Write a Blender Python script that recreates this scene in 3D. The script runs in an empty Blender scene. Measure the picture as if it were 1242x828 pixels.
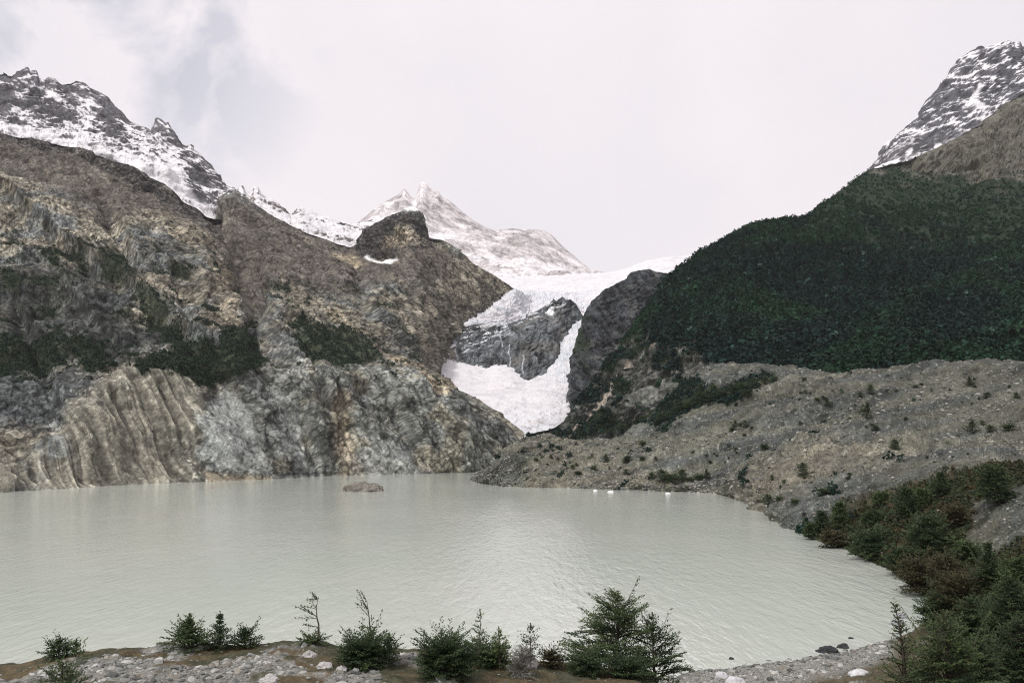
import bpy, math, random
import numpy as np
from mathutils import Vector

SEED = 7
random.seed(SEED)
RNG = np.random.default_rng(SEED)
C = bpy.context.scene
COL = C.collection

# ------------------------------------------------------------------ camera
FPX = 966.0                     # focal length in photo pixels (28 mm on 36 mm, 1242 px wide)
HOR = 545.0                     # photo row of the horizon
CAMZ = 25.0                     # metres above the lake
PITCH = math.atan((HOR - 414.0) / FPX)
cp, sp = math.cos(PITCH), math.sin(PITCH)
cam_d = bpy.data.cameras.new('camera')
cam_d.lens = 28.0
cam_d.sensor_width = 36.0
cam_d.clip_start = 0.1
cam_d.clip_end = 60000
cam = bpy.data.objects.new('camera', cam_d)
cam.location = (0, 0, CAMZ)
cam.rotation_euler = (math.pi / 2 + PITCH, 0, 0)
COL.objects.link(cam)
C.camera = cam


def ray(px, py):
    xc = (np.asarray(px, float) - 621.0) / FPX
    yc = (414.0 - np.asarray(py, float)) / FPX
    return np.stack([xc + 0 * yc, cp - sp * yc + 0 * xc, sp + cp * yc + 0 * xc], -1)


def at(px, py, d):
    """the world point at distance d (along world Y) in the sight line of a photo pixel"""
    r = ray(px, py)
    k = np.asarray(d, float) / r[..., 1]
    p = r * k[..., None]
    p[..., 2] += CAMZ
    return p


def wdist(px, py, z=0.0):
    r = ray(px, py)
    return (z - CAMZ) / r[..., 2] * r[..., 1]


# ------------------------------------------------------------------ noise
PERM = np.random.default_rng(3).permutation(256).astype(np.int32)
PERM = np.concatenate([PERM, PERM])
GR = np.array([[1, 1, 0], [-1, 1, 0], [1, -1, 0], [-1, -1, 0], [1, 0, 1], [-1, 0, 1], [1, 0, -1], [-1, 0, -1],
               [0, 1, 1], [0, -1, 1], [0, 1, -1], [0, -1, -1], [1, 1, 0], [-1, 1, 0], [0, -1, 1], [0, -1, -1]], np.float32)


def perlin(p):
    p = np.asarray(p, np.float32)
    sh = p.shape[:-1]
    p = p.reshape(-1, 3)
    i = np.floor(p).astype(np.int32)
    f = p - i
    i &= 255
    w = f * f * f * (f * (f * 6 - 15) + 10)
    out = 0
    X = [i[:, 0], (i[:, 0] + 1) & 255]
    Y = [i[:, 1], (i[:, 1] + 1) & 255]
    Z = [i[:, 2], (i[:, 2] + 1) & 255]
    for a in (0, 1):
        wa = w[:, 0] if a else 1 - w[:, 0]
        pa = PERM[X[a]]
        for b in (0, 1):
            wb = wa * (w[:, 1] if b else 1 - w[:, 1])
            pb = PERM[pa + Y[b]]
            for c in (0, 1):
                h = PERM[pb + Z[c]] & 15
                g = GR[h]
                wc = wb * (w[:, 2] if c else 1 - w[:, 2])
                out = out + wc * (g[:, 0] * (f[:, 0] - a) + g[:, 1] * (f[:, 1] - b) + g[:, 2] * (f[:, 2] - c))
    return out.reshape(sh)


def fbm(p, octs=4, gain=0.5, lac=2.07):
    s, a, o = 0, 1.0, 0.0
    p = np.asarray(p, np.float32)
    for k in range(octs):
        s = s + a * perlin(p + 17.3 * k)
        o += a
        a *= gain
        p = p * lac
    return s / o * 1.5


def ridged(p, octs=4, gain=0.5, lac=2.07):
    s, a, o = 0, 1.0, 0.0
    p = np.asarray(p, np.float32)
    for k in range(octs):
        n = 1 - np.abs(perlin(p + 11.7 * k)) * 2.2
        s = s + a * n
        o += a
        a *= gain
        p = p * lac
    return s / o


def facets(p, seed=0):
    """broken rock: every cell is a tilted plane; returns plane height, distance to the nearest crack, a tone per cell"""
    p = np.asarray(p, np.float32)
    sh = p.shape[:-1]
    p = p.reshape(-1, 3)
    i0 = np.floor(p).astype(np.int32)
    f = p - i0
    n = len(p)
    d1 = np.full(n, 9., np.float32)
    d2 = np.full(n, 9., np.float32)
    hid = np.zeros(n, np.int32)
    rel = np.zeros((n, 3), np.float32)
    for a in (-1, 0, 1):
        xa = PERM[(i0[:, 0] + a + seed) & 255]
        for b in (-1, 0, 1):
            xb = PERM[xa + ((i0[:, 1] + b) & 255)]
            for c in (-1, 0, 1):
                h = PERM[xb + ((i0[:, 2] + c) & 255)]
                q = np.stack([a + (PERM[h + 1] + .5) / 256 - f[:, 0], b + (PERM[h + 57] + .5) / 256 - f[:, 1], c + (PERM[h + 131] + .5) / 256 - f[:, 2]], -1)
                d = np.sqrt((q * q).sum(1))
                nw = d < d1
                d2 = np.where(nw, d1, np.minimum(d2, d))
                d1 = np.where(nw, d, d1)
                hid = np.where(nw, h, hid)
                rel[nw] = q[nw]
    g = GR[hid & 15]
    pl = (rel * g).sum(1) * .7 + (PERM[hid + 200] / 255. - .5) * .5
    return pl.reshape(sh), (d2 - d1).reshape(sh), (PERM[hid + 90] / 255.).astype(np.float32).reshape(sh)


def crag(P, ang, sizes=((70, 1.0), (26, .5), (10, .28)), stretch=1.9, warp=.2):
    """angular rock relief in metres, crack mask and tone"""
    h = 0
    crack = 0
    tone = 0
    for k, (sz, a) in enumerate(sizes):
        q = strat(P, ang, sz * stretch, sz * .8)
        q = q + warp * np.stack([fbm(q * 1.7 + 3, 2), fbm(q * 1.7 + 31, 2), fbm(q * 1.7 + 57, 2)], -1)
        pl, e, t = facets(q, 13 * k)
        cr = smooth(.14, .0, e)
        h = h + pl * smooth(.0, .34, e) * sz * .36 * a ** .35 * min(1., sz / 16.)
        h = h - cr * sz * .045
        crack = crack + cr * (.5 + .3 * k)
        tone = tone + (t - .5) * (.8 - .1 * k)
    return h, np.clip(crack, 0, 1), tone


def smooth(e0, e1, x):
    t = np.clip((x - e0) / (e1 - e0), 0, 1)
    return t * t * (3 - 2 * t)


def polysd(px, py, poly):
    """signed distance (positive inside) to a polygon"""
    poly = np.asarray(poly, float)
    d2 = np.full(px.shape, 1e18)
    ins = np.zeros(px.shape, bool)
    n = len(poly)
    for k in range(n):
        ax, ay = poly[k]
        bx, by = poly[(k + 1) % n]
        ex, ey = bx - ax, by - ay
        wx, wy = px - ax, py - ay
        t = np.clip((wx * ex + wy * ey) / (ex * ex + ey * ey + 1e-9), 0, 1)
        d2 = np.minimum(d2, (wx - ex * t) ** 2 + (wy - ey * t) ** 2)
        if ay != by:
            c = ((ay > py) != (by > py)) & (px < (bx - ax) * (py - ay) / (by - ay) + ax)
            ins ^= c
    d = np.sqrt(d2)
    return np.where(ins, d, -d)


def mix(a, b, t):
    return a + (np.asarray(b, np.float32) - a) * t[..., None]


def contrast(col, g=1.3, pivot=.19, tint=(.93, .985, 1.0)):
    """stronger spread of rock albedos about a middle grey"""
    return np.clip(pivot * (np.clip(col, .005, 1) / pivot) ** g * np.array(tint), .012, .88)


# ------------------------------------------------------------------ mesh helpers
def tag(o, label=None, cat=None, group=None, kind=None):
    if label:
        o['label'] = label
    if cat:
        o['category'] = cat
    if group:
        o['group'] = group
    if kind:
        o['kind'] = kind
    return o


def raw_mesh(name, verts, faces_flat, sizes, col=None, smooth_=False):
    me = bpy.data.meshes.new(name)
    verts = np.ascontiguousarray(verts, np.float32).reshape(-1, 3)
    faces_flat = np.ascontiguousarray(faces_flat, np.int32).ravel()
    sizes = np.ascontiguousarray(sizes, np.int32)
    me.vertices.add(len(verts))
    me.vertices.foreach_set('co', verts.ravel())
    me.loops.add(len(faces_flat))
    me.loops.foreach_set('vertex_index', faces_flat)
    me.polygons.add(len(sizes))
    st = np.zeros(len(sizes), np.int32)
    st[1:] = np.cumsum(sizes)[:-1]
    me.polygons.foreach_set('loop_start', st)
    me.polygons.foreach_set('use_smooth', np.full(len(sizes), smooth_, bool))
    if col is not None:
        a = me.attributes.new('Col', 'FLOAT_COLOR', 'POINT')
        c = np.ones((len(verts), 4), np.float32)
        c[:, :3] = np.asarray(col).reshape(-1, 3)
        a.data.foreach_set('color', c.ravel())
    me.update(calc_edges=True)
    me.validate()
    return me


def link(name, me, mat, parent=None):
    o = bpy.data.objects.new(name, me)
    COL.objects.link(o)
    if mat is not None and len(me.materials) == 0:
        me.materials.append(mat)
    if parent is not None:
        o.parent = parent
    return o


def grid_faces(nr, nc, off=0):
    a = np.arange(nr * nc).reshape(nr, nc) + off
    return np.stack([a[:-1, :-1], a[:-1, 1:], a[1:, 1:], a[1:, :-1]], -1).reshape(-1, 4)


# ------------------------------------------------------------------ materials
def new_mat(name):
    m = bpy.data.materials.new(name)
    m.use_nodes = True
    nt = m.node_tree
    for n in list(nt.nodes):
        nt.nodes.remove(n)
    out = nt.nodes.new('ShaderNodeOutputMaterial')
    bs = nt.nodes.new('ShaderNodeBsdfPrincipled')
    nt.links.new(bs.outputs[0], out.inputs[0])
    return m, nt, bs, out


def N(nt, typ, **kw):
    n = nt.nodes.new(typ)
    for k, v in kw.items():
        setattr(n, k, v)
    return n


def surf_mat(name, scales=((0.5, 0.5),), rough=0.92, bump=0.5, bump_scale=0.6, bump_dist=0.5, spec=0.2, cracks=None, squash=None):
    """vertex albedo broken up by several sizes of noise"""
    m, nt, bs, out = new_mat(name)
    at_ = N(nt, 'ShaderNodeAttribute', attribute_name='Col')
    tc = N(nt, 'ShaderNodeTexCoord')
    cur = at_.outputs['Color']
    vec = tc.outputs['Object']
    if squash:
        mq = N(nt, 'ShaderNodeMapping')
        mq.inputs['Scale'].default_value = squash
        nt.links.new(vec, mq.inputs['Vector'])
        vec = mq.outputs[0]
    for sc, amt in scales:
        nz = N(nt, 'ShaderNodeTexNoise')
        nz.inputs['Scale'].default_value = sc
        nz.inputs['Detail'].default_value = 5
        nz.inputs['Roughness'].default_value = 0.65
        nt.links.new(vec, nz.inputs['Vector'])
        mr = N(nt, 'ShaderNodeMapRange')
        mr.inputs['From Min'].default_value = 0.3
        mr.inputs['From Max'].default_value = 0.7
        mr.inputs['To Min'].default_value = 1 - amt
        mr.inputs['To Max'].default_value = 1 + amt
        nt.links.new(nz.outputs['Fac'], mr.inputs['Value'])
        mx = N(nt, 'ShaderNodeMix', data_type='RGBA', blend_type='MULTIPLY')
        mx.inputs[0].default_value = 1
        nt.links.new(cur, mx.inputs[6])
        nt.links.new(mr.outputs[0], mx.inputs[7])
        cur = mx.outputs[2]
    if cracks:
        for sc, amt, wdt in cracks:
            nd = N(nt, 'ShaderNodeTexNoise')
            nd.inputs['Scale'].default_value = sc * .8
            nd.inputs['Detail'].default_value = 3
            nt.links.new(tc.outputs['Object'], nd.inputs['Vector'])
            va = N(nt, 'ShaderNodeVectorMath', operation='MULTIPLY_ADD')
            va.inputs[1].default_value = (1.6 / sc, 1.6 / sc, 1.6 / sc)
            nt.links.new(nd.outputs['Color'], va.inputs[0])
            nt.links.new(tc.outputs['Object'], va.inputs[2])
            mp = N(nt, 'ShaderNodeMapping')
            mp.inputs['Rotation'].default_value = (0, math.radians(40), 0)
            mp.inputs['Scale'].default_value = (.55, .8, 1.25)
            nt.links.new(va.outputs[0], mp.inputs['Vector'])
            vo = N(nt, 'ShaderNodeTexVoronoi', feature='DISTANCE_TO_EDGE')
            vo.inputs['Scale'].default_value = sc
            nt.links.new(mp.outputs[0], vo.inputs['Vector'])
            mr = N(nt, 'ShaderNodeMapRange')
            mr.inputs['From Min'].default_value = 0
            mr.inputs['From Max'].default_value = wdt
            mr.inputs['To Min'].default_value = 1 - amt
            mr.inputs['To Max'].default_value = 1.06
            nt.links.new(vo.outputs['Distance'], mr.inputs['Value'])
            mx = N(nt, 'ShaderNodeMix', data_type='RGBA', blend_type='MULTIPLY')
            mx.inputs[0].default_value = 1
            nt.links.new(cur, mx.inputs[6])
            nt.links.new(mr.outputs[0], mx.inputs[7])
            cur = mx.outputs[2]
    nt.links.new(cur, bs.inputs['Base Color'])
    bs.inputs['Roughness'].default_value = rough
    bs.inputs['Specular IOR Level'].default_value = spec
    if bump > 0:
        nz = N(nt, 'ShaderNodeTexNoise')
        nz.inputs['Scale'].default_value = bump_scale
        nz.inputs['Detail'].default_value = 8
        nz.inputs['Roughness'].default_value = 0.7
        nt.links.new(vec, nz.inputs['Vector'])
        bp = N(nt, 'ShaderNodeBump')
        bp.inputs['Strength'].default_value = bump
        bp.inputs['Distance'].default_value = bump_dist
        nt.links.new(nz.outputs['Fac'], bp.inputs['Height'])
        nt.links.new(bp.outputs[0], bs.inputs['Normal'])
    return m


M_ROCK = surf_mat('mountain_rock', ((0.09, 0.16), (0.45, 0.46)), bump=1.0, bump_scale=0.3, bump_dist=2.6, squash=(1, .75, .85))
M_RIDGE = surf_mat('snow_dusted_rock', ((0.07, 0.12), (0.4, 0.14)), bump=0.8, bump_scale=0.16, bump_dist=4.0)
M_FAR = surf_mat('far_rock', ((0.02, 0.2), (0.1, 0.2)), bump=0.8, bump_scale=0.06, bump_dist=14.0)
M_ICE = surf_mat('glacier_ice', ((0.05, 0.05),), rough=0.6, bump=0.35, bump_scale=0.12, bump_dist=3.0, spec=0.3)
M_SCREE = surf_mat('moraine_scree', ((0.12, 0.2), (0.8, 0.5)), bump=1.0, bump_scale=0.7, bump_dist=1.0)
M_BANK = surf_mat('gravel_bank', ((1.2, 0.25), (9.0, 0.4)), bump=1.0, bump_scale=7.0, bump_dist=0.09)
M_LEAF, _nt, _bs, _out = new_mat('leaf')
_a = N(_nt, 'ShaderNodeAttribute', attribute_name='Col')
_nt.links.new(_a.outputs['Color'], _bs.inputs['Base Color'])
_bs.inputs['Roughness'].default_value = 0.7
_bs.inputs['Specular IOR Level'].default_value = 0.15
_tr = N(_nt, 'ShaderNodeBsdfTranslucent')
_nt.links.new(_a.outputs['Color'], _tr.inputs['Color'])
_mx = N(_nt, 'ShaderNodeMixShader')
_mx.inputs[0].default_value = 0.25
_nt.links.new(_bs.outputs[0], _mx.inputs[1])
_nt.links.new(_tr.outputs[0], _mx.inputs[2])
_nt.links.new(_mx.outputs[0], _out.inputs[0])
M_BARK = surf_mat('bark', ((6.0, 0.3),), bump=0.6, bump_scale=25, bump_dist=0.02)
M_STONE = surf_mat('stone', ((3.0, 0.25),), bump=0.6, bump_scale=6, bump_dist=0.05)
M_SNOW = surf_mat('old_snow', ((3.0, 0.04),), rough=0.7, bump=0.4, bump_scale=5, bump_dist=0.05)


# ------------------------------------------------------------------ terrain patches
def row(keys, px):
    k = np.array([(a[0], a[1]) for a in keys], float)
    y = np.interp(px, k[:, 0], k[:, 1])
    if len(keys[0]) > 2:
        d = np.interp(px, [a[0] for a in keys], [a[2] for a in keys])
    else:
        d = wdist(px, y)
    return y, d


def blur(v, n):
    if n < 2:
        return v
    k = np.hanning(n + 2)[1:-1]
    k /= k.sum()
    return np.convolve(np.pad(v, (n, n), mode='edge'), k, mode='same')[n:-n]


class Patch:
    """columns are sight azimuths, rows climb from the foot to the crest and over to the back"""

    def __init__(s, px, rows, segs, back=((60, -30), (300, -250)), bsegs=(6, 4), sink=3.0, sm=15, ridge_sm=0):
        R, PY = [], []
        for i, r in enumerate(rows):
            y, d = row(r, px)
            n = ridge_sm if i == len(rows) - 1 else sm
            dn = sm
            y = blur(y, n)
            d = blur(d, dn)
            R.append(at(px, y, d))
            PY.append(y)
        R = np.array(R)
        PY = np.array(PY)
        if sink:
            R[0, :, 2] -= sink
        pts, pys, vs = [], [], []
        k = len(R)
        for i in range(k - 1):
            p0 = R[max(i - 1, 0)]
            p1, p2 = R[i], R[i + 1]
            p3 = R[min(i + 2, k - 1)]
            for j in range(segs[i]):
                t = j / segs[i]
                m1, m2 = (p2 - p0) * .35, (p3 - p1) * .35
                h = p1 * (2 * t**3 - 3 * t**2 + 1) + m1 * (t**3 - 2 * t**2 + t) + p2 * (-2 * t**3 + 3 * t**2) + m2 * (t**3 - t**2)
                pts.append(h)
                pys.append(PY[i] * (1 - t) + PY[i + 1] * t)
                vs.append((i + t) / (k - 1))
        pts.append(R[-1]); pys.append(PY[-1]); vs.append(1.0)
        s.nfront = len(pts)
        prev = R[-1]
        for (dd, dz), nb in zip(back, bsegs):
            nx = prev.copy()
            nx[:, 0] *= (nx[:, 1] + dd) / nx[:, 1]
            nx[:, 1] += dd
            nx[:, 2] += dz
            for j in range(1, nb + 1):
                t = j / nb
                pts.append(prev * (1 - t) + nx * t)
                pys.append(PY[-1])
                vs.append(1.0 + .5 * t)
            prev = nx
        s.P = np.array(pts)
        s.PY = np.array(pys)
        s.V = np.repeat(np.array(vs)[:, None], len(px), 1)
        s.PX = np.repeat(px[None, :], len(pts), 0)
        s.nr, s.nc = s.P.shape[:2]

    def normal(s):
        du = np.gradient(s.P, axis=1)
        dv = np.gradient(s.P, axis=0)
        n = np.cross(du, dv)
        n /= np.linalg.norm(n, axis=-1, keepdims=True) + 1e-9
        return n

    def displace(s, h, zf=.3):
        """relief grows mostly sideways out of the slope, as on a cliff"""
        n = s.normal() * np.array([1, 1, zf])
        n /= np.maximum(np.linalg.norm(n, axis=-1, keepdims=True), .35)
        s.P = s.P + n * h[..., None]

    def mesh(s, name, mat, col, label=None, cat=None):
        me = raw_mesh(name, s.P.reshape(-1, 3), grid_faces(s.nr, s.nc), np.full((s.nr - 1) * (s.nc - 1), 4), col.reshape(-1, 3))
        o = link(name, me, mat)
        tag(o, label, cat, None, 'structure')
        s.obj = o
        return o

    def slope(s):
        return s.normal()[..., 2]


def strat(P, ang, a, b):
    """coordinates stretched along strata that dip at an angle in the X-Z plane"""
    ca, sa = math.cos(ang), math.sin(ang)
    return np.stack([(P[..., 0] * ca + P[..., 2] * sa) / a, (-P[..., 0] * sa + P[..., 2] * ca) / b, P[..., 1] / a], -1)


ENDFADE = lambda V, lo=.03: smooth(0, lo, V)
MASK = {}

# ---- left mountain -------------------------------------------------
def build_left():
    px = np.concatenate([np.arange(-260, 0, 4.0), np.arange(0, 640, 1.05)])
    base = [(-260, 612), (-100, 602), (0, 597), (100, 592), (150, 588), (250, 584), (330, 581), (440, 577), (520, 574), (600, 571.5), (640, 570)]
    r1 = [(-260, 530, 470), (0, 500, 590), (60, 500, 610), (110, 470, 640), (160, 448, 680), (210, 440, 705), (250, 450, 730), (300, 450, 780), (350, 455, 820),
          (430, 450, 880), (497, 460, 940), (535, 467, 980), (545, 470, 985), (565, 478, 1000), (590, 492, 1010), (610, 511, 1015), (625, 530, 1015), (632, 541, 1010), (640, 552, 1000)]
    r2 = [(-260, 420, 600), (0, 410, 760), (100, 400, 810), (200, 400, 860), (300, 390, 940), (350, 392, 1000), (430, 405, 1080), (497, 432, 1150), (522, 446, 1260), (534, 458, 1380), (544, 478, 1480), (575, 490, 1470), (600, 505, 1440), (640, 548, 1300)]
    r3 = [(-260, 290, 850), (0, 290, 1000), (100, 300, 1030), (200, 305, 1080), (260, 330, 1160), (290, 350, 1230), (310, 345, 1210), (350, 335, 1220), (430, 350, 1350), (497, 362, 1450), (530, 380, 1520), (545, 390, 1570), (560, 400, 1650), (575, 406, 1700), (600, 404, 1710), (640, 430, 1730)]
    r4 = [(-260, 210, 1080), (0, 212, 1200), (100, 240, 1210), (200, 268, 1260), (260, 290, 1360), (300, 292, 1420), (350, 303, 1500), (430, 322, 1600), (460, 314, 1640), (497, 300, 1660), (525, 312, 1680), (545, 338, 1675), (575, 368, 1700), (600, 372, 1712), (640, 392, 1730)]
    rg = [(-260, 130, 1300), (0, 162, 1380), (60, 172, 1390), (110, 184, 1400), (160, 205, 1420), (200, 224, 1440), (235, 248, 1460), (255, 264, 1500), (262, 252, 1550), (270, 236, 1580),
          (285, 231, 1600), (300, 240, 1610), (318, 254, 1620), (332, 264, 1630), (345, 268, 1640), (370, 281, 1660), (400, 292, 1680), (425, 300, 1700), (432, 296, 1710), (445, 277, 1730), (458, 269, 1740), (472, 262, 1750), (484, 256, 1760),
          (491, 253, 1760), (497, 250, 1760), (506, 253, 1760), (513, 266, 1760), (518, 276, 1760), (522, 288, 1750), (535, 290, 1740), (548, 297, 1730), (560, 308, 1720), (575, 320, 1710), (590, 329, 1725), (605, 338, 1730), (618, 345, 1732), (627, 351, 1735), (640, 375, 1740)]
    p = Patch(px, [base, r1, r2, r3, r4, rg], [140, 95, 110, 85, 70])
    P, V = p.P, p.V
    PX, PY = p.PX, p.PY
    big = ridged(P / 210.0 + 3.1, 4)
    wx = fbm(P / 60, 3)
    Pw = P + 18 * wx[..., None]
    st = ridged(strat(Pw, math.radians(-42), 130, 26), 3, .5)
    st2 = ridged(strat(Pw, math.radians(-75), 60, 14), 2, .5)
    fine = ridged(P / 16.0, 4, .6)
    # flutes: gullies that run straight downslope on the lower apron
    asd = polysd(PX + 5 * wx, PY, [(-260, 580), (0, 556), (40, 545), (70, 520), (95, 492), (118, 466), (150, 447), (170, 452), (215, 442), (250, 470), (240, 500), (240, 540), (270, 572), (420, 578), (260, 592), (-260, 625)])
    apron = smooth(-6, 7, asd + 11 * wx)
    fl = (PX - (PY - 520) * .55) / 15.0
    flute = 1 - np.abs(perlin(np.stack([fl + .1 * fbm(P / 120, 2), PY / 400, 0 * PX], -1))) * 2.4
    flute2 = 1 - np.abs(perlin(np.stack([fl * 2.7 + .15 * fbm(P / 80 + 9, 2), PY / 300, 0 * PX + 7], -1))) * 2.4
    cg, ck, ct = crag(P, math.radians(-48), ((48, .8), (20, .6), (9, .45), (4.2, .3)), 2.3)
    lowg0 = smooth(430, 470, PY)
    dark_up = smooth(-14, 14, polysd(PX, PY, [(-260, 120), (0, 158), (110, 180), (255, 262), (270, 230), (345, 262), (440, 298), (520, 285), (540, 300), (555, 330), (520, 350), (470, 345), (430, 350), (400, 352), (350, 345), (318, 350), (300, 395), (285, 380),
                                            (275, 330), (250, 285), (200, 262), (120, 262), (60, 228), (0, 214), (-260, 200)]) + 16 * wx)
    rough = 1 - .35 * dark_up
    band = smooth(-5, 6, polysd(PX, PY, [(-260, 125), (0, 158), (60, 168), (110, 180), (160, 202), (200, 220), (255, 262), (262, 285), (225, 262), (190, 238), (140, 216), (105, 200), (80, 188), (0, 178), (-260, 150)]) + 8 * wx)
    rough = np.clip(rough + band + smooth(-6, 10, polysd(PX, PY, [(425, 302), (450, 266), (497, 243), (527, 285), (535, 300), (500, 300), (470, 318)])), 0, 1.3)
    apron_h = smooth(2, 34, asd)
    flat = smooth(-4, 8, polysd(PX, PY, [(240, 512), (262, 500), (280, 470), (300, 486), (325, 520), (335, 562), (280, 560), (245, 545)]))
    rough = rough * (1 - .7 * flat)
    h = 24 * (big - .55) + rough * (4 * (st - .55) + 7 * (ridged(P / 42.0 + 5, 3, .5) - .55) + (1.1 - .3 * lowg0) * cg) * (1 - .85 * apron_h) + 1.8 * (fine - .5) * (1 - .5 * apron)
    fv = smooth(-.5, .5, fbm(P / 70 + 44, 3))
    h = h + apron_h * ((2 + 4.5 * fv) * (flute - .9) + 1.4 * (flute2 - .5) + .6 * cg)
    # the deep gully behind the first buttress and a few more
    for (pts, w, dep) in (([(262, 262), (285, 300), (312, 340), (318, 390), (330, 430)], 9, 30), ([(120, 235), (140, 290), (160, 330)], 8, 22),
                          ([(20, 360), (35, 420), (60, 470)], 9, 24), ([(195, 300), (215, 350), (228, 400)], 6, 16), ([(430, 320), (440, 360), (452, 395)], 5, 14), ([(375, 440), (400, 500), (425, 575)], 6, 18), ([(445, 440), (500, 530), (540, 570)], 5, 16), ([(350, 470), (390, 530), (405, 575)], 4, 14)):
        dd = np.full(PX.shape, 1e9)
        for (a, b) in zip(pts[:-1], pts[1:]):
            ex, ey = b[0] - a[0], b[1] - a[1]
            t = np.clip(((PX - a[0]) * ex + (PY - a[1]) * ey) / (ex * ex + ey * ey), 0, 1)
            dd = np.minimum(dd, np.hypot(PX - a[0] - ex * t, PY - a[1] - ey * t))
        h = h - .6 * dep * np.exp(-((dd + 4 * wx) / w) ** 2)
    # buttress edges: the rock stands out above the line and drops away below it
    dk = 0
    for (pts, A, w1, w2) in (([(-60, 190), (0, 226), (60, 276), (110, 318), (165, 352), (215, 398), (258, 440)], 15, 34, 16), ([(60, 330), (105, 372), (150, 420), (165, 440)], 9, 20, 12), ([(0, 330), (30, 372), (60, 412)], 10, 20, 14),
                             ([(262, 300), (285, 335), (300, 372), (312, 425)], -12, 14, 20), ([(338, 338), (325, 370), (322, 410), (330, 450)], 10, 22, 10), ([(390, 372), (440, 404), (500, 444), (548, 476)], -7, 8, 14), ([(130, 240), (150, 275), (160, 312), (185, 345)], 9, 22, 10),
                             ([(205, 262), (228, 300), (235, 345), (250, 390)], 9, 22, 9), ([(252, 470), (290, 512), (335, 566)], -6, 10, 12), ([(330, 455), (372, 500), (405, 540), (440, 577)], 11, 24, 9), ([(395, 455), (415, 500), (432, 560)], -8, 9, 14),
                             ([(440, 440), (478, 490), (520, 545), (545, 572)], 9, 22, 8), ([(470, 452), (520, 500), (575, 548)], 8, 20, 8), ([(300, 470), (318, 505), (330, 545)], 7, 14, 6), ([(455, 330), (448, 360), (455, 400), (470, 425)], 8, 16, 8), ([(510, 310), (500, 345), (505, 390), (520, 430)], 8, 18, 8), ([(545, 320), (560, 350), (550, 380)], 6, 12, 6)):
        best = np.full(PX.shape, 1e9)
        sg = np.zeros(PX.shape)
        qx, qy = PX + 5 * wx, PY + 5 * np.roll(wx, 40, 1)
        for k_, (a, b) in enumerate(zip(pts[:-1], pts[1:])):
            ex, ey = b[0] - a[0], b[1] - a[1]
            t = np.clip(((qx - a[0]) * ex + (qy - a[1]) * ey) / (ex * ex + ey * ey), 0, 1)
            dx, dy = qx - a[0] - ex * t, qy - a[1] - ey * t
            d_ = np.hypot(dx, dy)
            nw = d_ < best
            sg = np.where(nw, np.sign(ex * dy - ey * dx), sg)
            best = np.where(nw, d_, best)
        ed = np.hypot(PX - pts[0][0], PY - pts[0][1])
        ed2 = np.hypot(PX - pts[-1][0], PY - pts[-1][1])
        en = smooth(0, 40, ed) * smooth(0, 40, ed2)
        above = -sg
        h = h + 1.5 * A * en * np.where(above > 0, np.exp(-best / w1), np.exp(-best / 5.0) * 2 - np.exp(-best / w2))
    fade = ENDFADE(V) * (1 - .45 * smooth(.9, 1.0, V) * (V <= 1)) * np.where(V > 1, .5, 1)
    fade = fade * (1 - .75 * smooth(540, 560, PX) * (np.abs(V - .2) < .03))
    p.displace(h * fade)
    P = p.P
    Pw = P + 6 * fbm(P / 60, 3)[..., None]
    _, ck, ct = crag(P * np.array([1, .7, .8]), math.radians(-40), ((30, .8), (12, .6), (5, .45)), 1.6, .12)
    # albedo
    n1 = fbm(P / 90 + 9, 4)
    Q = P * np.array([1, .75, .85])
    n2 = .75 * fbm(Q / 13.0 + 21, 4, .6) + .35 * fbm(strat(P, math.radians(-50), 40, 16), 2)
    hair = ridged(Q / 19.0 + 3, 3, .55)
    hair2 = ridged(strat(P, math.radians(-50), 40, 22) + 9, 3, .55)
    n3 = fbm(Q / 5.0, 3, .65)
    tan = np.array([.29, .262, .222], np.float32)
    col = np.broadcast_to(tan, P.shape).astype(np.float32).copy()
    col = mix(col, [.20, .205, .205], smooth(-.25, .35, n1 + .5 * n2))
    lowgrey = smooth(-20, 25, polysd(PX, PY, [(395, 415), (440, 425), (545, 470), (640, 550), (640, 590), (255, 590), (265, 480), (330, 450)]) + 25 * wx)
    col = mix(col, [.245, .248, .24], lowgrey * .85)
    col = mix(col, [.285, .26, .215], lowgrey * smooth(.02, .3, fbm(Q / 42.0 + 80, 4) + .25 * n2) * .75)
    lowl = smooth(-15, 15, polysd(PX, PY, [(-260, 430), (0, 455), (110, 450), (130, 470), (85, 500), (60, 520), (-260, 530)]) + 18 * wx)
    col = mix(col, [.12, .13, .14], lowl * .85)
    midd = smooth(-15, 15, polysd(PX, PY, [(0, 330), (60, 330), (150, 350), (170, 400), (260, 425), (300, 400), (312, 440), (230, 450), (100, 440), (0, 410)]) + 25 * wx)
    col = mix(col, [.085, .09, .09], midd * .85)
    warm = smooth(-12, 16, polysd(PX, PY, [(160, 240), (210, 250), (260, 290), (290, 340), (300, 390), (285, 410), (255, 380), (240, 320), (200, 290), (170, 270)]) + 18 * wx)
    col = mix(col, [.34, .295, .24], warm * .75)
    cflank = smooth(-12, 16, polysd(PX, PY, [(520, 300), (560, 310), (625, 350), (600, 372), (570, 388), (545, 402), (540, 440), (500, 420), (470, 380), (500, 350)]) + 18 * wx)
    col = mix(col, [.245, .22, .19], cflank * .8)
    col = mix(col, [.15, .132, .12], dark_up * .92)
    col = mix(col, [.23, .20, .17], dark_up * smooth(.05, .4, n2) * .6)
    col = mix(col, [.25, .236, .206], apron * .75)
    col = mix(col, [.34, .318, .28], apron * smooth(485, 450, PY + 12 * wx) * .8)
    col = col * (1 + apron * (.35 * ct - .2 * ck))[..., None]
    col = mix(col, [.20, .21, .215], apron * smooth(.05, .3, fbm(P / 38 + 50, 4)) * smooth(110, 60, PX) * .8)
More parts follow.
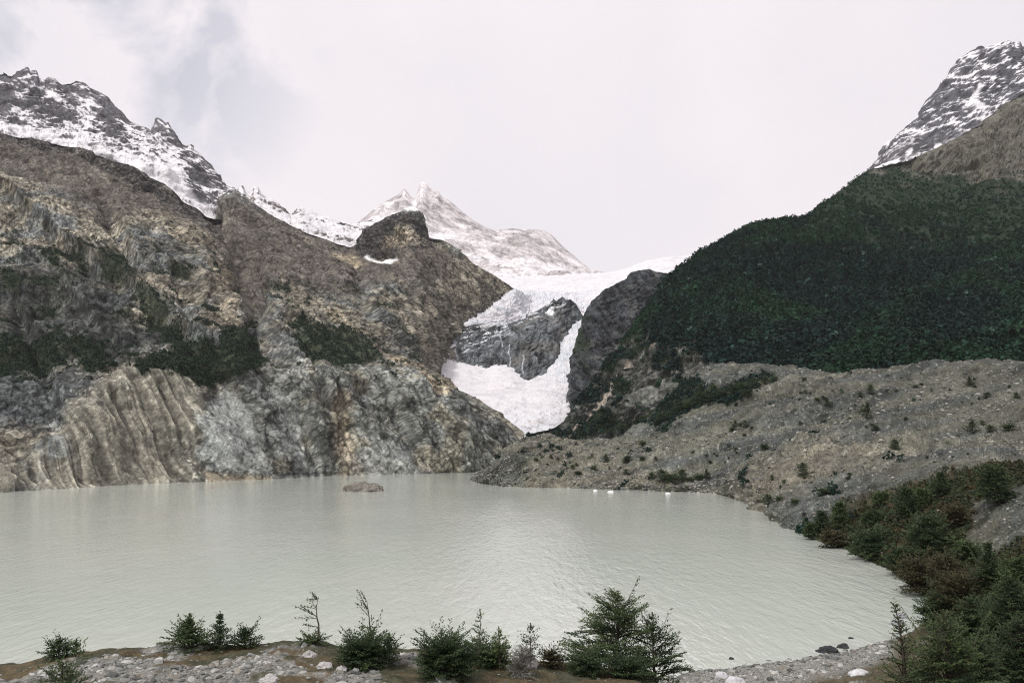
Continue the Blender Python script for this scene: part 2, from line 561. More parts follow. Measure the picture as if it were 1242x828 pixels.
    col = mix(col, [.15, .14, .122], apron * smooth(.7, .2, flute + .35 * (flute2 - .5) + .25 * n1) * .8)  # grooves painted dark: damp debris and the flutes' shaded sides in one colour
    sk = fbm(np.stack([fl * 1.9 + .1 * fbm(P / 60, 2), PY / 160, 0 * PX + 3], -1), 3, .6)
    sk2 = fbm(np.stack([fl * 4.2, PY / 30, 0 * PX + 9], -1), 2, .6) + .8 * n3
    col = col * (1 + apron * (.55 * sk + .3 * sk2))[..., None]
    fan = apron * smooth(.0, .3, fbm(np.stack([PX / 26., 0 * PX, 0 * PX + 5], -1), 2) - (592 - PY) / 60.)
    col = mix(col, [.36, .33, .28], fan * .7)
    spots = apron * smooth(.36, .5, n3) * smooth(-.2, .3, n1)
    col = mix(col, [.56, .53, .47], spots * .75)
    pale = smooth(-5, 7, polysd(PX, PY, [(240, 512), (262, 500), (280, 470), (300, 486), (325, 520), (335, 562), (280, 560), (245, 545)]) + 16 * wx + 14 * n3 + 8 * n2)
    pale = np.maximum(pale, .8 * smooth(-5, 7, polysd(PX, PY, [(443, 540), (455, 515), (490, 535), (525, 572), (447, 578)]) + 14 * wx))
    pale = np.maximum(pale, .6 * smooth(-5, 7, polysd(PX, PY, [(335, 480), (365, 495), (395, 545), (385, 560), (340, 540)]) + 14 * wx))
    col = mix(col, [.38, .385, .38], pale * .65)
    strip = smooth(-3, 3, polysd(PX, PY, [(393, 366), (412, 376), (440, 398), (480, 428), (520, 455), (548, 470), (545, 482), (510, 466), (470, 440), (430, 408), (405, 388)]) + 5 * wx)
    strip = np.maximum(strip, smooth(-3, 3, polysd(PX, PY, [(405, 310), (425, 308), (446, 322), (430, 323)]) + 5 * wx))
    strip = np.maximum(strip, .8 * smooth(-3, 3, polysd(PX, PY, [(395, 470), (412, 520), (432, 575), (455, 580), (440, 540), (425, 480)]) + 8 * wx))
    strip = np.maximum(strip, .8 * smooth(-3, 3, polysd(PX, PY, [(260, 590), (250, 560), (290, 565), (340, 575), (340, 585)]) + 8 * wx))
    strip = np.maximum(strip, .8 * smooth(-3, 3, polysd(PX, PY, [(455, 300), (480, 280), (495, 275), (520, 290), (500, 295), (475, 305)]) + 8 * wx))
    col = mix(col, [.40, .34, .27], strip * .85)
    knob = smooth(-4, 5, polysd(PX, PY, [(425, 300), (450, 268), (497, 245), (525, 285), (518, 291), (500, 279), (484, 277), (470, 292), (455, 311), (437, 308)]) + 8 * wx)
    col = mix(col, [.095, .088, .09], knob * .9)
    # water stains and cracks
    col = mix(col, [.105, .098, .098], band * .75)
    col = col * (1 + (1 - apron) * (.62 * ct) * (.35 + .65 * rough))[..., None]
    col = col * (1 - .65 * ck * (1 - apron) * (.3 + .7 * rough))[..., None]
    col = col * (1 - .38 * smooth(.05, .45, n2) * (1 - apron) * (1 - .5 * dark_up))[..., None]
    col = col * (1 - .55 * np.maximum(smooth(.72, .9, hair), .8 * smooth(.74, .9, hair2)) * (1 - .85 * apron))[..., None]
    col = col * (1 + .34 * n3)[..., None]
    slab = fbm(strat(P, math.radians(-68), 30, 10), 2, .6) + .6 * n3 - .8 * smooth(.7, .88, hair)
    col = mix(col, np.array([.31, .312, .305]) * (1 + .6 * slab[..., None]), pale * .4)
    sn = knob * smooth(262, 250, PY + 10 * n3) + smooth(14, 4, np.hypot(PX - 500, PY - 252)) * smooth(-.1, .3, n3)
    sn = np.maximum(sn, .9 * smooth(-2, 2, polysd(PX, PY, [(262, 252), (285, 229), (300, 238), (318, 252), (318, 256), (300, 244), (285, 236)])) * smooth(.15, .4, n3))
    sn = np.maximum(sn, .8 * smooth(-2, 2, polysd(PX, PY, [(445, 312), (460, 318), (482, 318), (470, 322), (452, 320)]) + 4 * wx))
    col = mix(col, [.82, .8, .82], np.clip(sn, 0, 1))
    vp = [[(-60, 420), (20, 408), (60, 414), (84, 440), (60, 450), (0, 458), (-60, 455)], [(82, 420), (118, 420), (132, 440), (108, 452), (95, 440)], [(158, 452), (185, 435), (205, 430), (192, 400), (170, 372), (162, 350), (190, 372), (225, 415), (262, 432), (285, 400), (305, 410), (312, 445), (290, 455), (262, 476), (245, 470), (215, 448), (172, 466)],
          [(357, 382), (385, 398), (420, 400), (455, 425), (458, 438), (425, 442), (370, 444), (357, 420)], [(398, 372), (415, 384), (455, 412), (470, 428), (440, 408), (400, 385)], [(190, 310), (215, 325), (222, 345), (205, 335)], [(40, 298), (75, 305), (110, 312), (95, 322), (60, 318)], [(120, 320), (150, 330), (162, 350), (135, 340)], [(325, 340), (350, 345), (345, 352), (325, 348)], [(50, 312), (65, 312), (75, 335), (60, 330)], [(300, 390), (312, 400), (306, 430), (298, 420)], [(10, 330), (25, 345), (22, 360), (8, 350)]]
    vg = np.full(PX.shape, -99.0)
    for q in vp:
        vg = np.maximum(vg, polysd(PX, PY, q))
    sl = p.slope()
    veg = smooth(-3, 4, vg + 10 * wx + 6 * n3)
    veg = np.maximum(veg, .75 * smooth(.33, .5, fbm(P / 35 + 4, 4) + .3 * (sl - .5)) * smooth(250, 330, PY) * smooth(480, 440, PY) * (1 - dark_up))
    col = mix(col, np.array([.05, .06, .04]), veg * .85)
    col = contrast(col, 1.27, .2, (1.19, 1.245, 1.205))
    p.col = col
    p.veg = veg
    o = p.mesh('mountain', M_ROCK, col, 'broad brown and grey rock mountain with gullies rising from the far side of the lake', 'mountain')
    return p


def simple_peak(name, px, rows, segs, disp, colf, label, mat=None, back=((120, -60), (800, -600)), sm=9, keep=.5):
    p = Patch(px, rows, segs, back=back, sm=sm)
    h = disp(p.P, p)
    fade = ENDFADE(p.V) * (1 - (1 - keep) * smooth(.85, 1.0, p.V) * (p.V <= 1)) * np.where(p.V > 1, .5, 1)
    p.displace(h * fade)
    col = colf(p)
    p.mesh(name, mat or M_FAR, col, label, 'mountain')
    return p


SNOW = np.array([.80, .785, .805], np.float32)


def snow_rock(P, p, rock, amount, k=1.0, dip=-35, band=1.0):
    sl = p.slope()
    n = fbm(P / (70 * k) + 2, 4, .6)
    st = band * fbm(strat(P, math.radians(dip), 70 * k, 20 * k), 4, .6) + (1 - band) * fbm(P / (34 * k) + 71, 4, .6)
    fine = fbm(P / (12 * k), 3, .6)
    cg, ck, ct = crag(P, math.radians(dip), ((60 * k, 1.0), (22 * k, .5)))
    s = smooth(-.09, .12, (sl - .5) * 1.0 + .65 * n + .6 * st + .14 * fine + .35 * ct - .2 * ck + amount)
    col = np.broadcast_to(np.asarray(rock, np.float32), P.shape).copy() * (1 + .4 * n + .3 * fine + .5 * ct - .35 * ck)[..., None]
    return mix(np.clip(col, .03, .8), SNOW, s)


def build_far():
    # snow ridge behind the left shoulder
    px = np.concatenate([np.arange(-260, 0, 4.0), np.arange(0, 312, 1.0)])
    top = [(-260, 62), (-100, 80), (0, 90), (7, 88), (12, 92), (24, 87), (33, 81), (37, 86), (44, 85), (48, 95), (55, 100), (60, 94), (66, 96), (76, 103), (84, 101), (92, 98), (100, 100), (108, 106), (114, 109), (122, 112), (130, 118), (138, 128), (148, 138), (157, 146), (165, 150), (176, 154), (184, 158),
           (187, 149), (191, 143), (196, 145), (201, 149), (204, 147), (208, 156), (215, 166), (221, 175), (226, 177), (231, 175), (235, 175), (238, 182), (245, 188), (251, 194), (257, 199), (263, 208), (269, 219), (280, 226), (290, 234), (300, 262), (312, 300)]
    R = [[(-260, 170, 1400), (0, 195, 1430), (160, 235, 1470), (255, 275, 1520), (285, 262, 1630), (312, 300, 1700)],
         [(-260, 140, 1480), (0, 158, 1500), (110, 178, 1530), (200, 208, 1560), (255, 255, 1600), (285, 250, 1680), (312, 300, 1720)],
         [(-260, 105, 1600), (0, 130, 1640), (110, 145, 1680), (200, 184, 1700), (255, 232, 1700), (285, 240, 1700), (312, 300, 1740)],
         [(a, b, 1800 if a < 180 else 1780) for a, b in top]]

    def disp(P, p):
        return .75 * crag(P, math.radians(-48), ((50, 1.), (20, .6), (9, .4)))[0] + 20 * (ridged(P / 120, 4, .55) - .5) + 12 * (ridged(strat(P, math.radians(-48), 110, 28), 4, .6) - .5)

    def colf(p):
        P, PX, PY = p.P, p.PX, p.PY
        wx = fbm(P / 50, 3)
        col = snow_rock(P, p, [.15, .147, .155], -.06)
        rk = smooth(-6, 8, polysd(PX, PY, [(-260, 60), (0, 80), (40, 78), (60, 100), (52, 125), (30, 135), (0, 142), (-260, 120)]) + 12 * wx)
        rk = np.maximum(rk, smooth(-5, 6, polysd(PX, PY, [(112, 108), (140, 122), (165, 150), (150, 156), (130, 150), (112, 128)]) + 9 * wx))
        rk = np.maximum(rk, smooth(-4, 4, polysd(PX, PY, [(182, 160), (191, 140), (204, 145), (222, 178), (212, 182)]) + 6 * wx))
        rk = np.maximum(rk, smooth(-3, 4, polysd(PX, PY, [(222, 208), (238, 200), (256, 218), (262, 240), (258, 246), (238, 242), (222, 226)]) + 6 * wx))
        rock = snow_rock(P, p, [.14, .138, .15], -.3)
        col = col * (1 - rk[..., None]) + rock * rk[..., None]
        sn = smooth(-4, 3, polysd(PX, PY, [(-260, 150), (0, 158), (60, 170), (130, 192), (200, 222), (256, 268), (263, 252), (240, 244), (222, 226), (218, 206), (205, 198), (180, 194), (150, 188), (100, 174), (50, 160), (0, 148)]) + 10 * wx)
        sn = sn * smooth(.62, .4, fbm(P / 22 + 5, 3)) 
        return mix(col, SNOW, sn)
    simple_peak('snow_ridge', px, R, [20, 45, 70, 90], disp, colf, 'jagged dark rock ridge streaked with snow above the brown shoulder of the left mountain', M_RIDGE)
    # low snowy hills in the saddle
    px = np.arange(262, 470, 1.0)
    top = [(262, 260), (285, 238), (290, 226), (294, 224), (298, 230), (304, 233), (309, 226), (314, 226), (317, 232), (323, 238), (330, 240), (337, 246), (345, 254), (353, 261), (360, 254), (367, 250), (375, 254), (385, 259), (398, 264), (412, 269), (425, 272), (440, 268), (470, 262)]
    R = [[(262, 300, 1800), (345, 290, 1850), (470, 320, 1900)], [(262, 285, 2100), (345, 272, 2100), (430, 296, 2150), (470, 300, 2200)], [(a, b, 2600) for a, b in top]]
    simple_peak('snow_hills', px, R, [40, 60], lambda P, p: 20 * (ridged(P / 110, 4) - .5) + 10 * (ridged(strat(P, -.6, 80, 18), 4) - .5),
                lambda p: snow_rock(p.P, p, [.25, .225, .21], .16), 'low snow covered rock hills in the saddle left of the dark summit knob')
    # the pale peak at the head of the valley
    px = np.arange(370, 880, 1.1)
    top = [(370, 300), (400, 285), (425, 276), (432, 272), (438, 266), (444, 262), (452, 254), (458, 250), (464, 247), (470, 243), (477, 239), (483, 236), (488, 230), (492, 229), (496, 234), (500, 240), (503, 241), (506, 232), (509, 222), (513, 219), (518, 222), (522, 229), (527, 230), (533, 233), (537, 240), (544, 242), (550, 247), (558, 254), (566, 261), (575, 268), (584, 273), (592, 276), (602, 279), (612, 278),
           (620, 277), (635, 278), (650, 278), (660, 280), (668, 284), (676, 292), (686, 302), (698, 312), (708, 321), (716, 330), (740, 340), (880, 345)]
    R = [[(370, 330, 3300), (560, 345, 3400), (640, 352, 3300), (740, 352, 3600), (880, 352, 3800)], [(370, 310, 3600), (500, 296, 3700), (575, 318, 3800), (640, 330, 3700), (720, 336, 3900), (880, 348, 4000)],
         [(370, 305, 3900), (440, 285, 4000), (500, 265, 4200), (575, 292, 4300), (650, 305, 4300), (705, 328, 4300), (880, 347, 4300)], [(a, b, 4800) for a, b in top]]

    def pcol(p):  # rock albedo lifted so the colour carries the mist around the peak
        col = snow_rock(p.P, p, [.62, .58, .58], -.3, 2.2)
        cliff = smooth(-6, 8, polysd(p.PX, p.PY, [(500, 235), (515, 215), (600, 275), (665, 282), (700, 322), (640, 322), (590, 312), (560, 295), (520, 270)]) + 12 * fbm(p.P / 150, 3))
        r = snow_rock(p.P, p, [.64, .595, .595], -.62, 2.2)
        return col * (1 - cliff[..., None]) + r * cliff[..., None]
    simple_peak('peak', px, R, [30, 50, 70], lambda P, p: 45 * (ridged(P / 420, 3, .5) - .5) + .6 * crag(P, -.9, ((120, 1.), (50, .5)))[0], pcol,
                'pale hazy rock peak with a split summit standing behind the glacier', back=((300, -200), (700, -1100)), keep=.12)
    # snow mountain at upper right
    px = np.concatenate([np.arange(1030, 1250, 1.0), np.arange(1250, 1500, 4.0)])
    top = [(1030, 235), (1050, 215), (1060, 203), (1063, 194), (1068, 186), (1075, 178), (1082, 168), (1088, 162), (1098, 154), (1106, 148), (1114, 142), (1118, 132), (1124, 122), (1130, 115), (1136, 108), (1141, 99), (1147, 95), (1150, 87), (1156, 79), (1164, 73), (1172, 67), (1180, 61), (1188, 57), (1194, 60), (1200, 56),
           (1208, 55), (1216, 52), (1224, 50), (1231, 53), (1236, 51), (1240, 56), (1250, 58), (1300, 45), (1500, 60)]
    R = [[(1030, 250, 1900), (1110, 215, 1900), (1250, 170, 2000), (1500, 130, 2000)], [(1030, 240, 2050), (1110, 188, 2100), (1180, 160, 2150), (1250, 130, 2200), (1500, 100, 2200)], [(1030, 238, 2150), (1080, 185, 2250), (1150, 130, 2300), (1250, 92, 2350), (1500, 80, 2350)], [(a, b, 2550) for a, b in top]]

    def rcol(p):
        P, PX, PY = p.P, p.PX, p.PY
        c = snow_rock(P, p, [.12, .122, .138], -.16, 1.5, 40, .4)
        lo = smooth(150, 190, PY + .3 * (PX - 1150) + 18 * fbm(P / 80, 3))
        r = snow_rock(P, p, [.12, .118, .125], -.42, 1.2, 40, .4)
        c = c * (1 - lo[..., None]) + r * lo[..., None]
        sn = np.full(PX.shape, -99.)
        for q in ([(1062, 203), (1082, 196), (1092, 192), (1092, 196), (1075, 204), (1060, 210)], [(1100, 186), (1106, 181), (1105, 190), (1099, 194)], [(1134, 172), (1148, 173), (1138, 183), (1133, 181)], [(1168, 132), (1186, 104), (1192, 106), (1182, 122), (1200, 130), (1188, 134)]):
            sn = np.maximum(sn, polysd(PX, PY, q))
        return mix(c, SNOW, smooth(-1.5, 1.5, sn + 4 * fbm(P / 30, 3)))
    simple_peak('snow_peak', px, R, [20, 50, 80], lambda P, p: 28 * (ridged(P / 170, 4, .55) - .5) + 14 * (ridged(strat(P, .55, 130, 36), 4, .6) - .5) + .9 * crag(P, .55)[0], rcol,
                'dark craggy mountain dusted with snow above the forested right hill', M_RIDGE)


def build_glacier():
    px = np.arange(545, 900, 1.2)
    r = [[(545, 420, 1660), (600, 410, 1650), (640, 404, 1650), (680, 388, 1655), (715, 388, 1665), (900, 388, 1690)],
         [(545, 404, 1690), (565, 397, 1655), (600, 394, 1660), (640, 389, 1665), (680, 373, 1665), (700, 372, 1690), (730, 366, 1780), (900, 366, 1800)],
         [(545, 399, 1705), (565, 392, 1685), (585, 381, 1695), (600, 372, 1700), (625, 353, 1720), (645, 362, 1900), (700, 360, 1950), (900, 358, 1950)],
         [(545, 372, 2050), (600, 366, 2050), (640, 358, 2100), (700, 352, 2150), (760, 350, 2150), (900, 350, 2200)],
         [(545, 350, 2600), (620, 345, 2600), (680, 340, 2600), (740, 338, 2600), (800, 335, 2600), (900, 335, 2600)],
         [(545, 345, 3300), (620, 337, 3300), (700, 332, 3300), (735, 331, 3300), (760, 326, 3200), (775, 321, 3200), (800, 315, 3200), (830, 311, 3200), (860, 306, 3200), (900, 300, 3200)]]
    u = Patch(px, r, [12, 36, 40, 40, 36], back=((500, -120), (600, -200)), sm=9)
    px2 = np.arange(520, 745, 1.0)
    r2 = [[(520, 552, 985), (745, 552, 985)],
          [(520, 506, 1140), (600, 510, 1140), (640, 515, 1130), (745, 515, 1130)],
          [(520, 470, 1310), (600, 474, 1300), (640, 480, 1290), (700, 470, 1320), (745, 465, 1330)],
          [(520, 434, 1500), (545, 436, 1490), (565, 441, 1480), (590, 449, 1465), (603, 444, 1475), (618, 446, 1470), (640, 456, 1440), (655, 451, 1460), (668, 441, 1500), (678, 425, 1540), (686, 405, 1590), (692, 392, 1620), (700, 384, 1650), (745, 380, 1660)],
          [(520, 425, 1560), (600, 432, 1560), (640, 430, 1560), (668, 412, 1600), (686, 380, 1690), (700, 366, 1780), (712, 359, 1850), (745, 352, 1900)]]
    l = Patch(px2, r2, [40, 50, 60, 40], back=((60, -10), (200, -80)), sm=7)
    cols, vs, fs, off = [], [], [], 0
    for p, lower in ((u, False), (l, True)):
        P, PX, PY = p.P, p.PX, p.PY
        wx = fbm(P / 60, 3)
        q = P.copy()
        q[..., 2] *= 2.0
        crev = ridged(np.stack([P[..., 0] / 60 + wx, P[..., 1] / 22, P[..., 2] / 16], -1), 4, .6)
        ice = ridged(P / 28.0, 4, .6)
        if lower:
            fall = smooth(8, -6, np.hypot((PX - 690) / 2.0, (PY - 420) / 3.6) - 12 + 10 * wx) 
            toe = smooth(490, 520, PY + 12 * wx)
            amp = .25 + 1.0 * fall + .35 * toe
            h = (.2 + amp) * (7 * (crev - .5) + 6 * (ice - .5)) + 8 * fbm(P / 160, 2)
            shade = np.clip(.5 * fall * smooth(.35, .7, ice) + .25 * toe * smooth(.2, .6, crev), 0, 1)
        else:
            amp = smooth(405, 372, PY) * .2 + .8 * smooth(348, 360, PY)
            h = (.15 + amp) * (11 * (crev - .5) + 8 * (ice - .5)) + 10 * fbm(P / 220, 2)
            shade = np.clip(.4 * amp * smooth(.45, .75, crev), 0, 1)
        p.displace(h * ENDFADE(p.V), 1.0)
        col = np.broadcast_to(SNOW * .88, P.shape).astype(np.float32).copy()
        mot = fbm(np.stack([P[..., 0] / 35 + wx, P[..., 1] / 90, P[..., 2] / 20], -1) + 12, 5, .6)
        col = mix(col, [.58, .565, .59], smooth(-.1, .4, mot) * (.75 if lower else .8))
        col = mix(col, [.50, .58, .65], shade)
        dirt = smooth(.25, .6, fbm(P / 50 + 31, 4)) * smooth(455, 500, PY) * (1 if lower else 0)
        col = mix(col, [.50, .45, .43], dirt * .75)
        rim = smooth(.1, .5, fbm(P / 14 + 5, 3)) * smooth(505, 535, PY + .25 * np.abs(PX - 630)) if lower else 0 * PX
        col = mix(col, [.3, .28, .26], rim * .7)
        if not lower:
            rk = smooth(.18, .4, fbm(P / 60 + 3, 3)) * smooth(326, 318, PY) * 0.4
            col = mix(col, [.4, .36, .35], rk)
        cols.append(col.reshape(-1, 3)); vs.append(p.P.reshape(-1, 3)); fs.append(grid_faces(p.nr, p.nc, off)); off += p.nr * p.nc
    f = np.concatenate(fs)
    me = raw_mesh('glacier', np.concatenate(vs), f, np.full(len(f), 4), np.concatenate(cols))
    o = link('glacier', me, M_ICE)
    tag(o, 'white glacier with an icefall spilling between dark cliffs down to a broad tongue', 'glacier', None, 'structure')


def build_bluff_and_cliff():
    # rock step that the glacier splits around
    px = np.arange(488, 714, .9)
    base = [(488, 455, 1400), (520, 452, 1430), (545, 450, 1455), (565, 455, 1450), (590, 462, 1435), (603, 458, 1440), (618, 459, 1440), (640, 468, 1405), (655, 465, 1425), (668, 455, 1465), (678, 440, 1500), (690, 410, 1580), (700, 400, 1610), (714, 400, 1630)]
    mid = [(488, 425, 1480), (545, 428, 1510), (600, 425, 1510), (640, 420, 1510), (668, 412, 1540), (685, 398, 1590), (700, 392, 1620), (714, 398, 1640)]
    top = [(488, 405, 1560), (530, 404, 1600), (550, 399, 1620), (562, 396, 1630), (575, 393, 1640), (588, 397, 1640), (600, 393, 1640), (612, 395, 1640), (622, 390, 1640), (634, 386, 1640), (642, 380, 1640), (650, 377, 1640), (656, 373, 1640), (664, 369, 1635), (671, 361, 1630), (675, 365, 1630), (682, 359, 1630), (686, 364, 1630), (693, 362, 1630), (699, 367, 1630), (703, 374, 1630), (706, 382, 1635), (714, 398, 1640)]
    p = Patch(px, [base, mid, top], [60, 60], back=((25, -8), (60, -60)), sm=7)
    P, PX, PY = p.P, p.PX, p.PY
    wx = fbm(P / 40, 3)
    h = 9 * (ridged(P / 70, 4) - .5) + 11 * (ridged(np.stack([P[..., 0] / 26 + wx, P[..., 1] / 60, P[..., 2] / 90], -1), 4, .6) - .5) + 6 * (ridged(strat(P, .5, 50, 14), 4) - .5)
    cg, ck, ct = crag(P, math.radians(80), ((30, 1.), (11, .5)), 2.2)
    h = h + .9 * cg
    p.displace(h * ENDFADE(p.V) * (1 - .6 * smooth(.9, 1, p.V)))
    P = p.P
    _, ck, ct = crag(P, math.radians(80), ((22, 1.), (9, .5)), 2.2, .12)
    n = fbm(np.stack([P[..., 0] / 9 + 2 * wx, P[..., 1] / 30, P[..., 2] / 45], -1), 4, .6)
    col = np.broadcast_to(np.array([.155, .16, .165], np.float32), P.shape).copy() * (1 + .8 * n + .5 * ct - .5 * ck)[..., None]
    col = mix(col, [.19, .175, .16], smooth(.1, .4, fbm(P / 55 + 7, 3)) * .6)
    col = mix(col, [.29, .25, .21], .8 * smooth(12, -6, PX - 545 + 20 * wx))
    sn = smooth(.30, .42, fbm(strat(P, .45, 30, 5) + 3, 3) + .25 * (p.slope() - .45)) * smooth(425, 400, PY + .45 * (PX - 600))
    sl = polysd(PX, PY, [(660, 381), (668, 376), (674, 377), (670, 383), (661, 385)])
    sn = np.maximum(sn, smooth(-1.5, 1, sl + 3 * wx))
    col = mix(np.clip(col, .03, .6), SNOW, np.clip(sn, 0, 1) * .9)
    for (x0, y0, y1) in ((553, 415, 436), (617, 417, 445), (607, 400, 420), (634, 430, 450)):
        wf = smooth(1.1, .3, np.abs(PX - x0 - 1.2 * np.sin(PY * .35) - .06 * (PY - y0))) * smooth(y0 - 2, y0 + 2, PY) * smooth(y1 + 2, y1 - 2, PY)
        col = mix(col, [.6, .6, .62], wf * .7)
    col = contrast(col, 1.2)
    p.mesh('rock_bluff', M_ROCK, col, 'dark rock step with thin waterfalls between the upper glacier and its lower tongue', 'cliff')
    # dark cliff to the right of the icefall
    px = np.concatenate([np.arange(655, 684, 2.0), np.arange(684, 720, .5), np.arange(720, 850, 1.0)])
    top = [(655, 540, 1180), (676, 512, 1210), (683, 500, 1230), (686, 490, 1240), (687, 478, 1250), (690, 464, 1260), (692.5, 446, 1270), (694, 430, 1280), (697, 416, 1290), (700, 404, 1300), (703, 394, 1310), (706, 383, 1320), (711, 374, 1330), (717, 367, 1335), (722, 362, 1340), (728, 355, 1340), (734, 351, 1345), (742, 346, 1350), (752, 342, 1350), (761, 337, 1350), (768, 331, 1355), (776, 328, 1360), (786, 327, 1360), (797, 329, 1360), (808, 330, 1360), (820, 334, 1360), (850, 350, 1350)]
    base = [(a, 545 if a < 700 else 520, 1060) for a, b, c in top]
    m = [(a, b + (530 - b) * .5, 1140 + (c - 1180) * .5) for a, b, c in top]
    p = Patch(px, [base, m, top], [50, 120], back=((50, -15), (200, -150)), sm=3)
    P, PX, PY = p.P, p.PX, p.PY
    wx = fbm(P / 40, 3)
    h = 14 * (ridged(P / 90, 4) - .5) + 11 * (ridged(strat(P, -1.1, 60, 16), 4, .6) - .5) + 7 * (ridged(strat(P, .3, 45, 12), 4, .6) - .5)
    cg, ck, ct = crag(P, -1.1, ((50, 1.), (18, .5), (7, .3)))
    h = h + 1.1 * cg
    p.displace(h * ENDFADE(p.V) * (1 - .7 * smooth(.8, 1, p.V)))
    P = p.P
    _, ck, ct = crag(P, -1.1, ((30, 1.), (12, .5), (6, .3)), 1.9, .12)
    n = fbm(strat(P, -1.1, 30, 8), 4, .6)
    col = np.broadcast_to(np.array([.085, .088, .095], np.float32), P.shape).copy() * (1 + .6 * n + .6 * ct - .5 * ck)[..., None]
    col = mix(col, [.2, .19, .18], smooth(.15, .5, fbm(P / 30 + 5, 4)) * .7)
    col = mix(np.clip(col, .02, .6), [.05, .065, .04], smooth(.2, .45, fbm(P / 45 + 15, 4)) * smooth(340, 400, PY) * .7)
    col = contrast(col, 1.15)
    p.mesh('rock_cliff', M_ROCK, col, 'near black cliff between the icefall and the forested hill', 'cliff')


MORTOP = [(560, 600, 640), (572, 590, 640), (578, 576, 660), (584, 570, 655), (590, 567, 652), (598, 562, 648), (605, 555, 645), (618, 541, 642), (627, 533, 640), (640, 528, 650), (660, 525, 650), (690, 533, 640), (740, 528, 640), (780, 508, 650), (830, 466, 665), (860, 436, 680), (900, 437, 670), (940, 441, 660), (975, 446, 640), (1000, 449, 625), (1030, 449, 615), (1060, 447, 605), (1100, 443, 590), (1130, 442, 575), (1180, 439, 550), (1242, 437, 520), (1500, 425, 420)]


